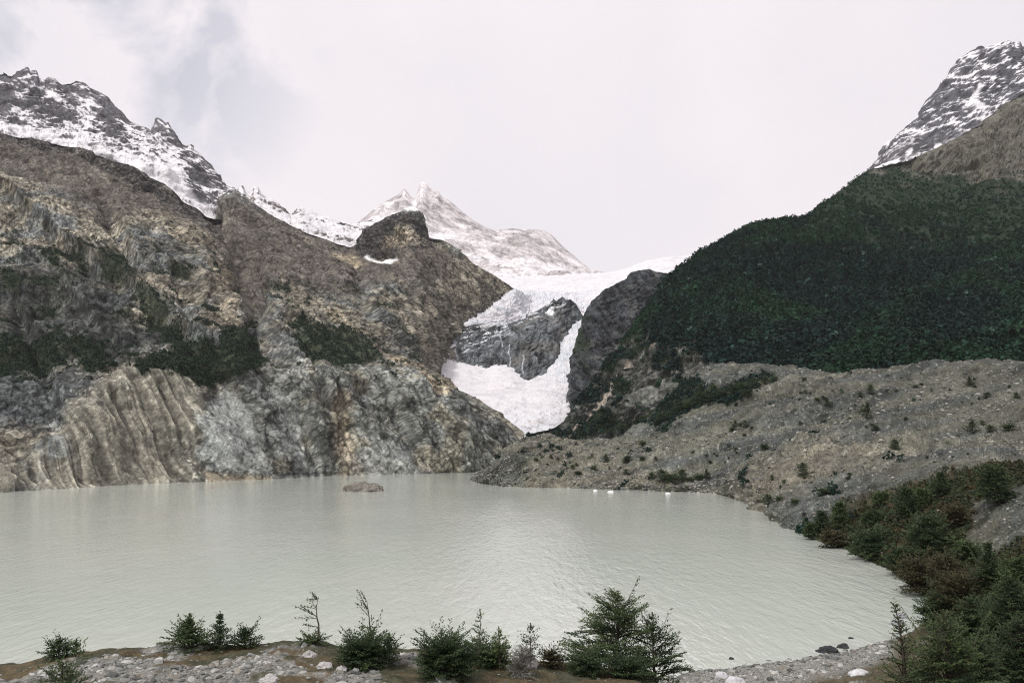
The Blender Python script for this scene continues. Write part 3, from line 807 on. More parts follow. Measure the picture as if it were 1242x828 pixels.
def build_hill():
    px = np.concatenate([np.arange(610, 1250, 1.1), np.arange(1250, 1520, 4.0)])
    base = [(a, b + 10, c + 4) for a, b, c in MORTOP]
    top = [(610, 560, 640), (620, 545, 648), (627, 537, 655), (640, 527, 670), (655, 521, 690), (670, 517, 705), (682, 511, 715), (690, 500, 725), (697, 488, 735), (708, 474, 760), (722, 456, 790), (740, 434, 830), (755, 416, 860), (768, 401, 880), (778, 386, 900), (788, 368, 920), (797, 354, 935), (806, 343, 945), (816, 333, 950), (830, 322, 960), (845, 311, 970), (865, 298, 985), (890, 284, 1005), (910, 274, 1020), (930, 268, 1035),
           (960, 264, 1055), (975, 263, 1070), (985, 257, 1085), (1000, 246, 1110), (1020, 231, 1150), (1040, 214, 1200), (1052, 207, 1230), (1062, 204, 1250), (1085, 198, 1300), (1100, 194, 1330), (1115, 189, 1360), (1130, 182, 1400), (1145, 176, 1430), (1165, 166, 1470), (1185, 151, 1510), (1210, 132, 1560), (1242, 111, 1620), (1500, 10, 1900)]

    def between(t, td, bulge):
        bx = np.array([a[0] for a in top])
        by = np.interp(bx, [a[0] for a in base], [a[1] for a in base])
        bd = np.interp(bx, [a[0] for a in base], [a[2] for a in base])
        return [(x, y0 + (b - y0) * t - bulge, d0 + (c - d0) * td) for (x, b, c), y0, d0 in zip(top, by, bd)]
    p = Patch(px, [base, between(.25, .2, 0), between(.5, .42, 0), between(.75, .68, 0), top], [70, 75, 75, 75], back=((60, -8), (400, -200)), sm=11)
    P, PX, PY = p.P, p.PX, p.PY
    wx = fbm(P / 50, 3)
    rocky = smooth(-14, 14, polysd(PX, PY, [(600, 600), (600, 540), (690, 490), (745, 420), (775, 410), (830, 420), (870, 436), (900, 450), (840, 600)]) + 25 * wx)
    should = smooth(-10, 10, polysd(PX, PY, [(1095, 200), (1130, 176), (1200, 120), (1250, 100), (1500, 0), (1500, 200), (1245, 222), (1180, 222), (1120, 215), (1108, 225), (1096, 212)]) + 20 * wx)
    should = np.maximum(should, .9 * smooth(-4, 4, polysd(PX, PY, [(1050, 208), (1072, 203), (1080, 212), (1070, 224), (1052, 216)]) + 8 * wx))
    should = np.maximum(should, .9 * smooth(-4, 4, polysd(PX, PY, [(960, 266), (985, 255), (992, 250), (985, 262), (968, 268)])))
    rk = np.clip(rocky + should, 0, 1)
    h = 22 * (ridged(P / 190 + 5, 3) - .55) + rk * (12 * (ridged(strat(P, .6, 50, 14), 4, .6) - .5) + 8 * (ridged(P / 25, 4) - .5))
    cg, ck, ct = crag(P, .6, ((34, 1.), (13, .5), (5, .3)))
    h = h + rk * cg * (1 + 1.2 * should)
    p.displace(h * ENDFADE(p.V) * (1 - .7 * smooth(.88, 1, p.V)))
    P = p.P
    _, ck, ct = crag(P, .6, ((24, 1.), (10, .5), (4.5, .3)), 1.9, .12)
    n = fbm(strat(P, .5, 30, 9), 4, .6)
    n3 = fbm(P / 8, 3, .6)
    col = np.broadcast_to(np.array([.028, .044, .028], np.float32), P.shape).copy()
    hi = smooth(300, 215, PY + 20 * wx)
    col = mix(col, [.018, .034, .02], hi)
    col = mix(col, [.11, .105, .085], smooth(.15, .5, fbm(P / 40 + 8, 4)) * .7 * smooth(255, 205, PY))
    rock = np.broadcast_to(np.array([.20, .197, .18], np.float32), P.shape).copy() * (1 + .7 * n + .8 * ct - .5 * ck)[..., None]
    rock = mix(np.clip(rock, .03, .6), [.36, .34, .31], smooth(.25, .5, n3) * .6)
    vg = smooth(-.02, .2, fbm(P / 34 + 2, 4) + .25 * (p.slope() - .45))
    rock = mix(rock, [.042, .056, .033], vg * (1 - .3 * should))
    rs = contrast(mix(np.clip(rock, .02, .6), [.16, .145, .12], should * .7), 1.25) * (.72 + .28 * should)[..., None]
    col = col * (1 - rk[..., None]) + rs * rk[..., None]
    # the pale stream bed
    pts = [(765, 443), (752, 452), (742, 462), (738, 477), (728, 486), (718, 497), (708, 512), (696, 525), (684, 540)]
    dd = np.full(PX.shape, 1e9)
    for a, b in zip(pts[:-1], pts[1:]):
        ex, ey = b[0] - a[0], b[1] - a[1]
        t = np.clip(((PX - a[0]) * ex + (PY - a[1]) * ey) / (ex * ex + ey * ey), 0, 1)
        dd = np.minimum(dd, np.hypot(PX - a[0] - ex * t, PY - a[1] - ey * t))
    for q in ([(798, 423), (808, 418), (812, 416)],):
        for a, b in zip(q[:-1], q[1:]):
            ex, ey = b[0] - a[0], b[1] - a[1]
            t = np.clip(((PX - a[0]) * ex + (PY - a[1]) * ey) / (ex * ex + ey * ey), 0, 1)
            dd = np.minimum(dd, np.hypot(PX - a[0] - ex * t, PY - a[1] - ey * t))
    stream = smooth(2.4, .9, dd + 2.5 * n3 + 1.2 * wx)
    col = mix(col, [.45, .40, .34], stream)
    p.mesh('forest_hill', M_ROCK, col, 'steep green hillside right of the glacier with rocky lower corner and pale stream bed', 'hill')
    p.rk = np.clip(rk + stream, 0, 1)
    p.vg = vg
    return p


SHORE = [(560, 584.0), (570, 583.5), (578, 583), (590, 587), (605, 590.5), (650, 592), (700, 592.5), (780, 594.5), (830, 596), (860, 599), (885, 604), (900, 610), (918, 620), (935, 631), (960, 644), (1000, 660), (1030, 670), (1060, 678), (1085, 690), (1100, 705), (1112, 725)]


def build_moraine():
    px = np.concatenate([np.arange(560, 1250, 1.0), np.arange(1250, 1520, 4.0)])
    base = [(a, b, float(wdist(a, b))) for a, b in SHORE] + [(1150, 765, 98), (1200, 795, 75), (1242, 822, 60), (1520, 850, 40)]
    b1 = [(560, 600, 640), (572, 590, 640), (578, 581, 640), (590, 583, 590), (605, 583, 550), (650, 580, 560), (700, 583, 535), (780, 585, 500), (860, 588, 470), (900, 590, 400), (935, 608, 300), (960, 620, 270), (1000, 628, 235), (1060, 640, 205), (1100, 660, 175), (1150, 680, 150), (1242, 690, 112), (1520, 720, 66)]
    m1 = [(560, 600, 640), (572, 590, 640), (578, 579.5, 645), (590, 578, 615), (605, 575, 580), (650, 565, 585), (700, 568, 575), (780, 568, 530), (860, 572, 495), (900, 568, 435), (940, 551, 395), (960, 541, 380), (975, 535, 370), (990, 540, 360), (1010, 547, 345), (1040, 545, 325), (1060, 541, 310), (1110, 536, 285), (1135, 540, 265), (1180, 548, 232), (1242, 556, 195), (1520, 590, 110)]
    m2 = [(560, 600, 640), (572, 590, 640), (578, 578.5, 650), (590, 574, 630), (605, 567, 600), (627, 552, 610), (700, 556, 600), (780, 547, 565), (860, 545, 530), (900, 545, 490), (975, 531, 430), (1010, 541, 410), (1060, 535, 380), (1110, 530, 350), (1180, 540, 310), (1242, 545, 270), (1520, 570, 160)]
    m3 = [(560, 600, 640), (572, 590, 640), (578, 577, 655), (590, 570, 640), (605, 560, 625), (627, 541, 630), (700, 545, 620), (780, 528, 605), (830, 500, 605), (860, 487, 600), (975, 484, 525), (1110, 482, 465), (1242, 482, 400), (1520, 490, 290)]
    top = [(a, b, c) for a, b, c in MORTOP]
    p = Patch(px, [base, b1, m1, m2, m3, top], [45, 60, 14, 70, 50], back=((15, -4), (60, -14)), sink=2.5, sm=5)
    P, PX, PY, V = p.P, p.PX, p.PY, p.V
    wx = fbm(P / 30, 3)
    far = smooth(100, 450, P[..., 1])
    h = (2 + 5 * far) * fbm(P / 55, 4) + 1.6 * (ridged(P / 9, 4, .6) - .5) * (.5 + far) + (1 + 3 * far) * (ridged(strat(P, .25, 50, 8), 3) - .5)
    us0, vs0 = (PX * .36 + PY * .93) / 11.0, (PX * .93 - PY * .36) / 120.0
    h = h - 2.2 * far * smooth(.25, .75, 1 - np.abs(perlin(np.stack([us0 + .6 * wx, vs0, 0 * PX + 6], -1))) * 2.6)
    rk0 = smooth(-6, 6, polysd(PX, PY, [(570, 592), (578, 568), (612, 546), (640, 555), (632, 582), (600, 594)]))
    h = h + rk0 * crag(P, .5, ((22, 1.), (8, .5)))[0]
    p.displace(h * ENDFADE(V) * (1 - .5 * smooth(.93, 1, V)), 1.0)
    P = p.P
    n3 = fbm(P / 5, 3, .6)
    n1 = fbm(P / 60 + 3, 4)
    col = np.broadcast_to(np.array([.185, .177, .15], np.float32), P.shape).copy()
    col = mix(col, [.132, .135, .13], smooth(-.1, .3, fbm(strat(P, .2, 60, 12) + 4, 4)))
    col = mix(col, [.255, .225, .185], smooth(-20, 20, polysd(PX, PY, [(880, 600), (930, 555), (975, 535), (1010, 548), (1110, 537), (1110, 545), (1030, 570), (960, 600), (920, 615)]) + 15 * wx) * .8)
    col = mix(col, [.21, .19, .155], smooth(-15, 15, polysd(PX, PY, [(580, 590), (620, 540), (700, 535), (780, 560), (860, 595), (600, 600)]) + 12 * wx) * .8)
    col = col * (1 + .45 * n3 + .25 * n1)[..., None]
    col = mix(col, [.42, .40, .37], smooth(.45, .62, fbm(P / 3.2, 2)) * .6)
    # brown heath and green scrub on the near right slope
    nearveg = smooth(-15, 15, polysd(PX, PY, [(925, 640), (960, 640), (990, 630), (1040, 612), (1100, 598), (1150, 592), (1190, 580), (1242, 572), (1520, 590), (1520, 900), (1100, 900), (1112, 725), (1090, 690), (1000, 662)]) + 16 * wx)
    gap = smooth(-8, 8, polysd(PX, PY, [(1185, 625), (1250, 605), (1300, 640), (1230, 670), (1160, 690), (1165, 660)]) + 10 * wx)
    heath = mix(np.broadcast_to(np.array([.075, .062, .032], np.float32), P.shape).copy(), [.04, .05, .028], smooth(-.1, .2, fbm(P / 7 + 3, 4)))
    heath = mix(heath, [.11, .075, .04], smooth(.2, .45, fbm(P / 4 + 9, 3)))
    nv = np.clip(nearveg - gap * .8, 0, 1)
    col = col * (1 - nv[..., None]) + heath * nv[..., None]
    belt = smooth(-4, 6, polysd(PX, PY, [(815, 480), (840, 466), (870, 470), (900, 464), (934, 458), (935, 467), (890, 484), (850, 496), (800, 515), (780, 512)]) + 8 * wx + 10 * n3)
    p_belt = belt
    tuft = smooth(.36, .5, fbm(P / 9 + 6, 4)) * smooth(.0, .3, fbm(P / 60 + 20, 2) + .15)
    vg = np.clip(belt + .85 * tuft, 0, 1)
    col = mix(col, [.05, .056, .036], vg * np.where(belt > tuft * .85, .55, .9))
    strk = smooth(-4, 4, polysd(PX, PY, [(570, 590), (580, 570), (612, 548), (640, 558), (632, 580), (600, 592)]) + 10 * wx)
    strk = np.maximum(strk, smooth(.25, .45, fbm(P / 22 + 40, 3)) * smooth(870, 800, PX))
    cg, ck, ct = crag(P, .5, ((16, 1.), (6, .5)))
    col = mix(col, np.array([.13, .135, .12]), strk * .85)
    col = col * (1 + strk * (.8 * ct - .5 * ck))[..., None]
    us, vs_ = (PX * .36 + PY * .93) / 7.0, (PX * .93 - PY * .36) / 95.0
    srk = fbm(np.stack([us + .5 * wx, vs_, 0 * PX + 2], -1), 4, .6)
    col = col * (1 + .5 * srk * (1 - nv))[..., None]
    col = contrast(col, 1.3, .17, (.70, .75, .735)) * (1 - .18 * smooth(545, 500, PY) * smooth(850, 900, PX))[..., None]
    p.mesh('moraine', M_SCREE, col, 'grey stony moraine slope along the right shore of the lake', 'slope')
    p.nv = nv
    p.vg = vg
    p.belt = p_belt
    return p


def build_bank():
    px = np.concatenate([np.arange(-220, 0, 6.0), np.arange(0, 1250, 1.6), np.arange(1250, 1520, 6.0)])
    x = px
    crest_y = np.interp(x, [-220, 0, 30, 60, 110, 140, 200, 260, 330, 400, 430, 480, 520, 600, 680, 740, 820, 900, 1000, 1100, 1200, 1520], [815, 803, 800, 796, 788, 782, 781, 783, 780, 779, 784, 786, 788, 796, 804, 811, 830, 850, 868, 875, 865, 860])
    crest_d = np.interp(x, [-220, 0, 300, 520, 700, 820, 1000, 1200, 1520], [24, 24, 26, 27, 27, 26, 25, 26, 24])
    crest_y = blur(crest_y, 9)
    cr = at(x, crest_y, crest_d)
    shore_y = np.interp(x, [-220, 0, 600, 700, 820, 870, 900, 950, 1000, 1030, 1060, 1085, 1112, 1150, 1520], [900, 880, 850, 835, 815, 809, 805, 799, 791, 784, 775, 764, 745, 735, 745])
    shore_y = shore_y + np.interp(x, np.arange(-220, 1520, 23), RNG.uniform(-1.6, 1.6, len(np.arange(-220, 1520, 23))))
    sh_z = np.interp(x, [1060, 1112, 1160, 1520], [0, 0, 3, 6])
    sh_d = np.where(x < 1112, wdist(x, shore_y), np.interp(x, [1112, 1160, 1250, 1520], [117, 95, 72, 50]))

    def rowz(d, z):
        d = np.broadcast_to(np.asarray(d, float), x.shape)
        xx = (x - 621) / FPX * (d / cp + 0)   # near enough for a bank seen almost level
        return np.stack([xx, d, np.broadcast_to(np.asarray(z, float), x.shape)], -1)
    near = np.where(np.abs(x - 621) < 9e9, 1, 1)
    rows = [rowz(-6 * near, 23.6), rowz(4, 22.5), rowz(10, 20.7 + 0 * x), rowz(16, .55 * 19.6 + .45 * (cr[:, 2] + .9)), cr]
    sd = sh_d
    rows.append(rowz(cr[:, 1] + 7, cr[:, 2] - 3.2))
    mid_d = cr[:, 1] * .45 + sd * .55
    bz = np.interp(x, [600, 780, 820, 1520], [1.5, 2.0, 2.6, 5.0])
    rows.append(rowz(np.maximum(mid_d, cr[:, 1] + 16), bz + 1.2))
    rows.append(rowz(np.maximum(sd - 12, cr[:, 1] + 22), np.minimum(1.2, bz) + sh_z * .9))
    rows.append(rowz(np.maximum(sd, cr[:, 1] + 30), 0 + sh_z))
    rows.append(rowz(np.maximum(sd, cr[:, 1] + 30) + 14, -2.0 + sh_z))
    segs = [10, 20, 60, 90, 30, 30, 40, 46, 14]
    R = np.array(rows)
    pts, vs = [], []
    for i in range(len(R) - 1):
        for j in range(segs[i]):
            t = j / segs[i]
            pts.append(R[i] * (1 - t) + R[i + 1] * t)
            vs.append(i + t)
    pts.append(R[-1]); vs.append(len(R) - 1.)
    P = np.array(pts)
    for _ in range(3):
        P[1:-1] = .25 * P[:-2] + .5 * P[1:-1] + .25 * P[2:]
    V = np.repeat(np.array(vs)[:, None], len(x), 1)
    PX = np.repeat(x[None], len(P), 0)
    beach = smooth(6.6, 7.0, V)
    hz = .32 * fbm(P / 4.5, 4) * (1 - .7 * beach) + .10 * fbm(P / .8, 3)
    P[..., 2] += hz
    n2 = fbm(P / 2.2 + 5, 4)
    n3 = fbm(P / .35, 3, .6)
    col = np.broadcast_to(np.array([.23, .225, .205], np.float32), P.shape).copy() * (1 + .5 * n3)[..., None]
    moss = smooth(-.02, .18, fbm(P * np.array([.5, .28, .5]) + 5, 5, .55) + np.interp(PX, [0, 150, 330, 380, 430, 560, 820, 1000], [.12, .02, -.03, .0, .24, .28, .3, .25]) + .2 * smooth(3.7, 4.0, V))
    moss = np.where(beach > 0, moss * (1 - beach) + beach * smooth(1040, 1080, PX), moss)
    mc = mix(np.broadcast_to(np.array([.10, .075, .036], np.float32), P.shape).copy(), [.05, .052, .025], smooth(-.2, .25, fbm(P / 1.1 + 8, 4)))
    mc = mc * (1 + .4 * n3)[..., None]
    col = mix(col, mc, moss * .92)
    wet = beach * smooth(.32, -.02, P[..., 2]) * smooth(1120, 1090, PX)
    col = mix(col, [.06, .06, .06], wet * .75)
    me = raw_mesh('bank', P.reshape(-1, 3), grid_faces(*P.shape[:2]), np.full((P.shape[0] - 1) * (P.shape[1] - 1), 4), np.clip(col, .02, .6).reshape(-1, 3))
    o = link('bank', me, M_BANK)
    tag(o, 'near stony bank with brown moss and a pebble beach at the water', 'bank', None, 'structure')
    b = type('B', (), {})()
    b.P, b.V, b.PX, b.moss, b.beach, b.obj = P, V, PX, moss, beach, o
    return b


left = build_left()
build_far()
build_glacier()
build_bluff_and_cliff()
hill = build_hill()
moraine = build_moraine()
bank = build_bank()

# ------------------------------------------------------------------ ray casting onto the finished ground
bpy.context.view_layer.update()
DG = bpy.context.evaluated_depsgraph_get()


def hit(px, py):
    d = Vector(ray(px, py)).normalized()
    ok, loc, nor, idx, ob, mt = C.ray_cast(DG, Vector((0, 0, CAMZ)), d)
    return (np.array(loc), ob.name) if ok else (None, None)


def drop(x, y):
    ok, loc, nor, idx, ob, mt = C.ray_cast(DG, Vector((x, y, 3000)), Vector((0, 0, -1)))
    return np.array(loc) if ok else np.array((x, y, 0.0))


def ground_at(px, d):
    """ground point below the sight azimuth of a photo column at distance d"""
    return drop((px - 621) / FPX * d / cp, d)


# ------------------------------------------------------------------ water, ground
def build_water():
    m, nt, bs, out = new_mat('milky_lake_water')
    tc = N(nt, 'ShaderNodeTexCoord')
    hs = None
    for rot, sx, sy, w, det in ((7, .19, .74, .62, 2), (-9, .14, .5, .7, 2), (14, .7, 2.4, .30, 3), (3, .03, .09, .9, 2)):
        mp = N(nt, 'ShaderNodeMapping')
        mp.inputs['Rotation'].default_value = (0, 0, math.radians(-rot))
        mp.inputs['Scale'].default_value = (sy, sx, 1)
        nt.links.new(tc.outputs['Object'], mp.inputs['Vector'])
        nz = N(nt, 'ShaderNodeTexNoise')
        nz.inputs['Scale'].default_value = 1.0
        nz.inputs['Detail'].default_value = det
        nz.inputs['Roughness'].default_value = .55
        nz.inputs['Distortion'].default_value = .4
        nt.links.new(mp.outputs[0], nz.inputs['Vector'])
        ml = N(nt, 'ShaderNodeMath', operation='MULTIPLY')
        ml.inputs[1].default_value = w
        nt.links.new(nz.outputs['Fac'], ml.inputs[0])
        if hs is None:
            hs = ml.outputs[0]
        else:
            ad = N(nt, 'ShaderNodeMath', operation='ADD')
            nt.links.new(hs, ad.inputs[0])
            nt.links.new(ml.outputs[0], ad.inputs[1])
            hs = ad.outputs[0]
    bp = N(nt, 'ShaderNodeBump')
    bp.inputs['Strength'].default_value = 1.0
    bp.inputs['Distance'].default_value = .3
    nt.links.new(hs, bp.inputs['Height'])
    ml_ = N(nt, 'ShaderNodeMapping')
    ml_.inputs['Scale'].default_value = (.022, .006, 1)
    ml_.inputs['Rotation'].default_value = (0, 0, math.radians(64))
    nt.links.new(tc.outputs['Object'], ml_.inputs['Vector'])
    nl = N(nt, 'ShaderNodeTexNoise')
    nl.inputs['Scale'].default_value = 1
    nl.inputs['Detail'].default_value = 4
    nt.links.new(ml_.outputs[0], nl.inputs['Vector'])
    ms = N(nt, 'ShaderNodeMapRange')
    ms.inputs['From Min'].default_value = .35
    ms.inputs['From Max'].default_value = .65
    ms.inputs['To Min'].default_value = .45
    ms.inputs['To Max'].default_value = 1
    nt.links.new(nl.outputs['Fac'], ms.inputs['Value'])
    nt.links.new(ms.outputs[0], bp.inputs['Strength'])
    nt.links.new(bp.outputs[0], bs.inputs['Normal'])
    # drifting silt: slow colour change over the lake
    nz = N(nt, 'ShaderNodeTexNoise')
    nz.inputs['Scale'].default_value = .012
    nz.inputs['Detail'].default_value = 4
    nt.links.new(tc.outputs['Object'], nz.inputs['Vector'])
    cr = N(nt, 'ShaderNodeValToRGB')
    cr.color_ramp.elements[0].position = .35
    cr.color_ramp.elements[0].color = (.49, .54, .475, 1)
    cr.color_ramp.elements[1].position = .65
    cr.color_ramp.elements[1].color = (.55, .575, .52, 1)
    nt.links.new(nz.outputs['Fac'], cr.inputs[0])
    nt.links.new(cr.outputs[0], bs.inputs['Base Color'])
    bs.inputs['Roughness'].default_value = .07
    bs.inputs['IOR'].default_value = 1.33
    bs.inputs['Specular IOR Level'].default_value = .5
    v = [(-1500, 20, 0), (1200, 20, 0), (1200, 1100, 0), (-1500, 1100, 0)]
    o = link('water', raw_mesh('water', v, [0, 1, 2, 3], [4]), m)
    tag(o, 'milky grey green glacial lake ruffled by small waves', 'lake', None, 'structure')
    g, nt, bs, out = new_mat('valley_ground')
    bs.inputs['Base Color'].default_value = (.2, .19, .17, 1)
    bs.inputs['Roughness'].default_value = .95
    nz = N(nt, 'ShaderNodeTexNoise')
    nz.inputs['Scale'].default_value = 40
    cr = N(nt, 'ShaderNodeValToRGB')
    cr.color_ramp.elements[0].color = (.15, .14, .12, 1)
    cr.color_ramp.elements[1].color = (.25, .24, .21, 1)
    nt.links.new(nz.outputs['Fac'], cr.inputs[0])
    nt.links.new(cr.outputs[0], bs.inputs['Base Color'])
    v = [(-3500, -250, -6), (3500, -250, -6), (3500, 5900, -6), (-3500, 5900, -6)]
    o = link('ground', raw_mesh('ground', v, [0, 1, 2, 3], [4]), g)
    tag(o, None, None, None, 'structure')


# ------------------------------------------------------------------ foliage
def leaf_quads(cen, axis, nor, ln, wd):
    """rhombic leaf faces"""
    side = np.cross(axis, nor)
    side /= np.linalg.norm(side, axis=1, keepdims=True) + 1e-9
    ln = ln[:, None]
    wd = wd[:, None]
    v = np.stack([cen - axis * ln * .5, cen + side * wd * .5 - axis * ln * .05, cen + axis * ln * .5, cen - side * wd * .5 - axis * ln * .05], 1)
    return v.reshape(-1, 3)


def unit(v):
    return v / (np.linalg.norm(v, axis=-1, keepdims=True) + 1e-9)


def tube(pts, rad, ns=5):
    pts = np.asarray(pts, float)
    n = len(pts)
    t = unit(np.gradient(pts, axis=0))
    ref = np.where(np.abs(t[:, 2:3]) > .9, np.array([[1., 0, 0]]), np.array([[0, 0, 1.]]))
    u = unit(np.cross(t, ref))
    w = np.cross(t, u)
    a = np.arange(ns) / ns * 2 * math.pi
    ring = pts[:, None] + (u[:, None] * np.cos(a)[None, :, None] + w[:, None] * np.sin(a)[None, :, None]) * np.asarray(rad)[:, None, None]
    f = []
    for i in range(n - 1):
        for j in range(ns):
            k = (j + 1) % ns
            f.append((i * ns + j, i * ns + k, (i + 1) * ns + k, (i + 1) * ns + j))
    return ring.reshape(-1, 3), f


GREENS = {'scrub': ((.01, .024, .017), (.042, .066, .036)), 'forest': ((.005, .018, .015), (.018, .044, .03)), 'dark': ((.028, .050, .028), (.085, .118, .05)), 'mid': ((.04, .068, .034), (.12, .16, .062)), 'light': ((.07, .11, .045), (.17, .22, .08)),
          'brown': ((.044, .042, .024), (.095, .09, .045)), 'dead': ((.16, .16, .145), (.29, .285, .265))}


def tree_meshes(seed, H, prof, nb, leaf, green='dark', wind=0.0, clear=0.05, droop=.1, fill=1.0, lean=0.0, layers=0, twig_leaves=10, trunk_r=None, flat=.75, shoots=.14, leader=True):
    """prof: list of (height fraction, radius in m); returns trunk and crown meshes"""
    r = np.random.default_rng(seed)
    hf = np.linspace(0, 1, 9)
    bend = np.cumsum(r.normal(0, .012, (9, 2)), 0) * H
    tp = np.stack([bend[:, 0] + lean * H * hf ** 1.5, bend[:, 1], hf * H * .97 - .12], 1)
    tp[0, :2] = 0
    tr = trunk_r or .022 * H + .012
    V, F = tube(tp, tr * (1 - .88 * hf), 6)
    Vs, Fs, off = [V], [np.array(F)], len(V)
    ph = [q[0] for q in prof]
    pr = [q[1] for q in prof]
    lc, la, lnn, lt = [], [], [], []
    pr_max = max(pr)
    hs = np.sort(clear + (1 - clear) * (r.random(nb) ** .9))
    if layers:
        lv = np.linspace(clear, .98, layers)
        hs = lv[r.integers(0, layers, nb)] + r.normal(0, .012, nb)
        hs = np.clip(hs, clear, .99)
    azs = r.uniform(0, 6.28)
    for h in hs:
        R = np.interp(h, ph, pr)
        az = azs + r.normal(0, .35)
        azs += 2.399
        d = np.array([math.cos(az), math.sin(az), 0.])
        if wind > .7:
            d[0] = -abs(d[0])
        L = max(.12 * pr_max, R * r.uniform(.72, 1.15)) * (1 - wind * .75 * (d[0] > 0) * abs(d[0])) * (1 + wind * .5 * max(0, -d[0]))
        d[0] -= wind * .6
        d = unit(d)
        up = r.uniform(.1, .75) * (1 + h * .9) - droop
        if shoots and r.random() < shoots:
            up = r.uniform(1.1, 2.2)
            L *= .8
        st = np.array([np.interp(h, hf, tp[:, 0]), np.interp(h, hf, tp[:, 1]), h * H * .97 - .1])
        q = np.linspace(0, 1, 5)
        bp = st + np.outer(q * L, d) + np.outer((up * q - .18 * q ** 2) * L, [0, 0, 1.]) + np.cumsum(r.normal(0, .02 * L, (5, 3)), 0) * q[:, None]
        V, F = tube(bp, max(.004, tr * .28 * (1 - .4 * h)) * (1 - .8 * q), 4)
        Vs.append(V); Fs.append(np.array(F) + off); off += len(V)
        # a flat pointed spray: twigs leave the branch left and right and shorten towards its tip
        nt_ = int(np.clip(fill * L / (leaf * 1.05), 5, 34))
        s = np.linspace(.14, 1.0, nt_) + r.normal(0, .015, nt_)
        base = np.stack([np.interp(s, q, bp[:, i]) for i in range(3)], 1)
        sd = np.where(np.arange(nt_) % 2 == 0, -1, 1)
        perp = np.array([-d[1], d[0], 0.]) + np.array([0, 0, 1.]) * r.normal(0, .22)
        td = unit(d[None] * r.uniform(.7, 1.1, (nt_, 1)) + np.array([0, 0, 1.]) * (up * .5) + perp[None] * (sd * r.uniform(.55, .95, nt_))[:, None] + np.array([0, 0, 1.]) * r.normal(.05, .09, (nt_, 1)))
        tl = L * r.uniform(.3, .46, nt_) * np.clip(1.05 - s, 0, 1) ** .75 * np.minimum(1, .45 + 2.2 * s) + leaf * .9
        m = max(3, int(twig_leaves * .6))
        cnt = np.clip((tl / (leaf * .62)).astype(int) + 1, 2, m * 2)
        ii = np.repeat(np.arange(nt_), cnt)
        e = np.concatenate([np.linspace(.1, 1, c) for c in cnt])
        k_ = len(ii)
        cen = base[ii] + td[ii] * (tl[ii] * e)[:, None] + r.normal(0, 1, (k_, 3)) * (leaf * .28 * np.array([1, 1, 1.15 - flat]))
        ax = unit(td[ii] + r.normal(0, .45, (k_, 3)))
        no = unit(np.array([0, 0, 1.]) + r.normal(0, .5, (k_, 3)))
        lc.append(cen); la.append(ax); lnn.append(no)
        tone = np.clip(r.normal(.42, .16) + .25 * (s[ii] - .5) + r.normal(0, .16, k_), 0, 1.1)
        lt.append(tone)
    # the leading shoot
    if leader:
        k = 22
        e = r.random(k) ** .8
        ht = (.84 + .17 * e) * H
        cen = np.stack([np.interp(ht / H, hf, tp[:, 0]) + r.normal(0, 1, k) * (.035 * H * (1.02 - e)), np.interp(ht / H, hf, tp[:, 1]) + r.normal(0, 1, k) * (.035 * H * (1.02 - e)), ht], 1)
        lc.append(cen); la.append(unit(np.array([0, 0, .9]) + r.normal(0, .6, (k, 3)))); lnn.append(unit(r.normal(0, 1, (k, 3)))); lt.append(r.uniform(.3, .8, k))
    cen, ax, no, tone = np.concatenate(lc), np.concatenate(la), np.concatenate(lnn), np.concatenate(lt)
    k = len(cen)
    v = leaf_quads(cen, ax, no, leaf * r.uniform(.8, 1.6, k), leaf * r.uniform(.5, .95, k))
    g0, g1 = np.array(GREENS[green][0]), np.array(GREENS[green][1])
    c = g0 + (g1 - g0) * tone[:, None]
    mecrown = raw_mesh('crown', v, np.arange(4 * k), np.full(k, 4), np.repeat(c, 4, 0))
    V = np.concatenate(Vs)
    F = np.concatenate(Fs)
    bark = (.20, .18, .165) if green == 'dead' else (.085, .07, .058)
    metrunk = raw_mesh('trunk', V, F, np.full(len(F), 4), np.tile(np.array(bark), (len(V), 1)), True)
    mecrown.materials.append(M_LEAF)
    metrunk.materials.append(M_BARK)
    return metrunk, mecrown


PROF = {
    'dome': [(0, .55), (.25, 1.0), (.6, .8), (.85, .42), (1, .1)],
    'cone': [(0, .8), (.15, 1.0), (.4, .7), (.6, .36), (.78, .16), (1, .05)],
    'column': [(0, .6), (.3, 1.0), (.7, .7), (1, .1)],
    'flag': [(0, .3), (.4, .8), (.6, 1.0), (.85, .8), (1, .35)],
    'beech': [(0, .7), (.12, 1.0), (.3, .98), (.5, .72), (.7, .5), (.88, .3), (1, .08)],
    'spire': [(0, 1.0), (.45, .8), (.66, .5), (.8, .26), (.92, .12), (1, .03)],
    'cushion': [(0, .9), (.3, 1.0), (.7, .8), (1, .35)],
}


NBK = .8


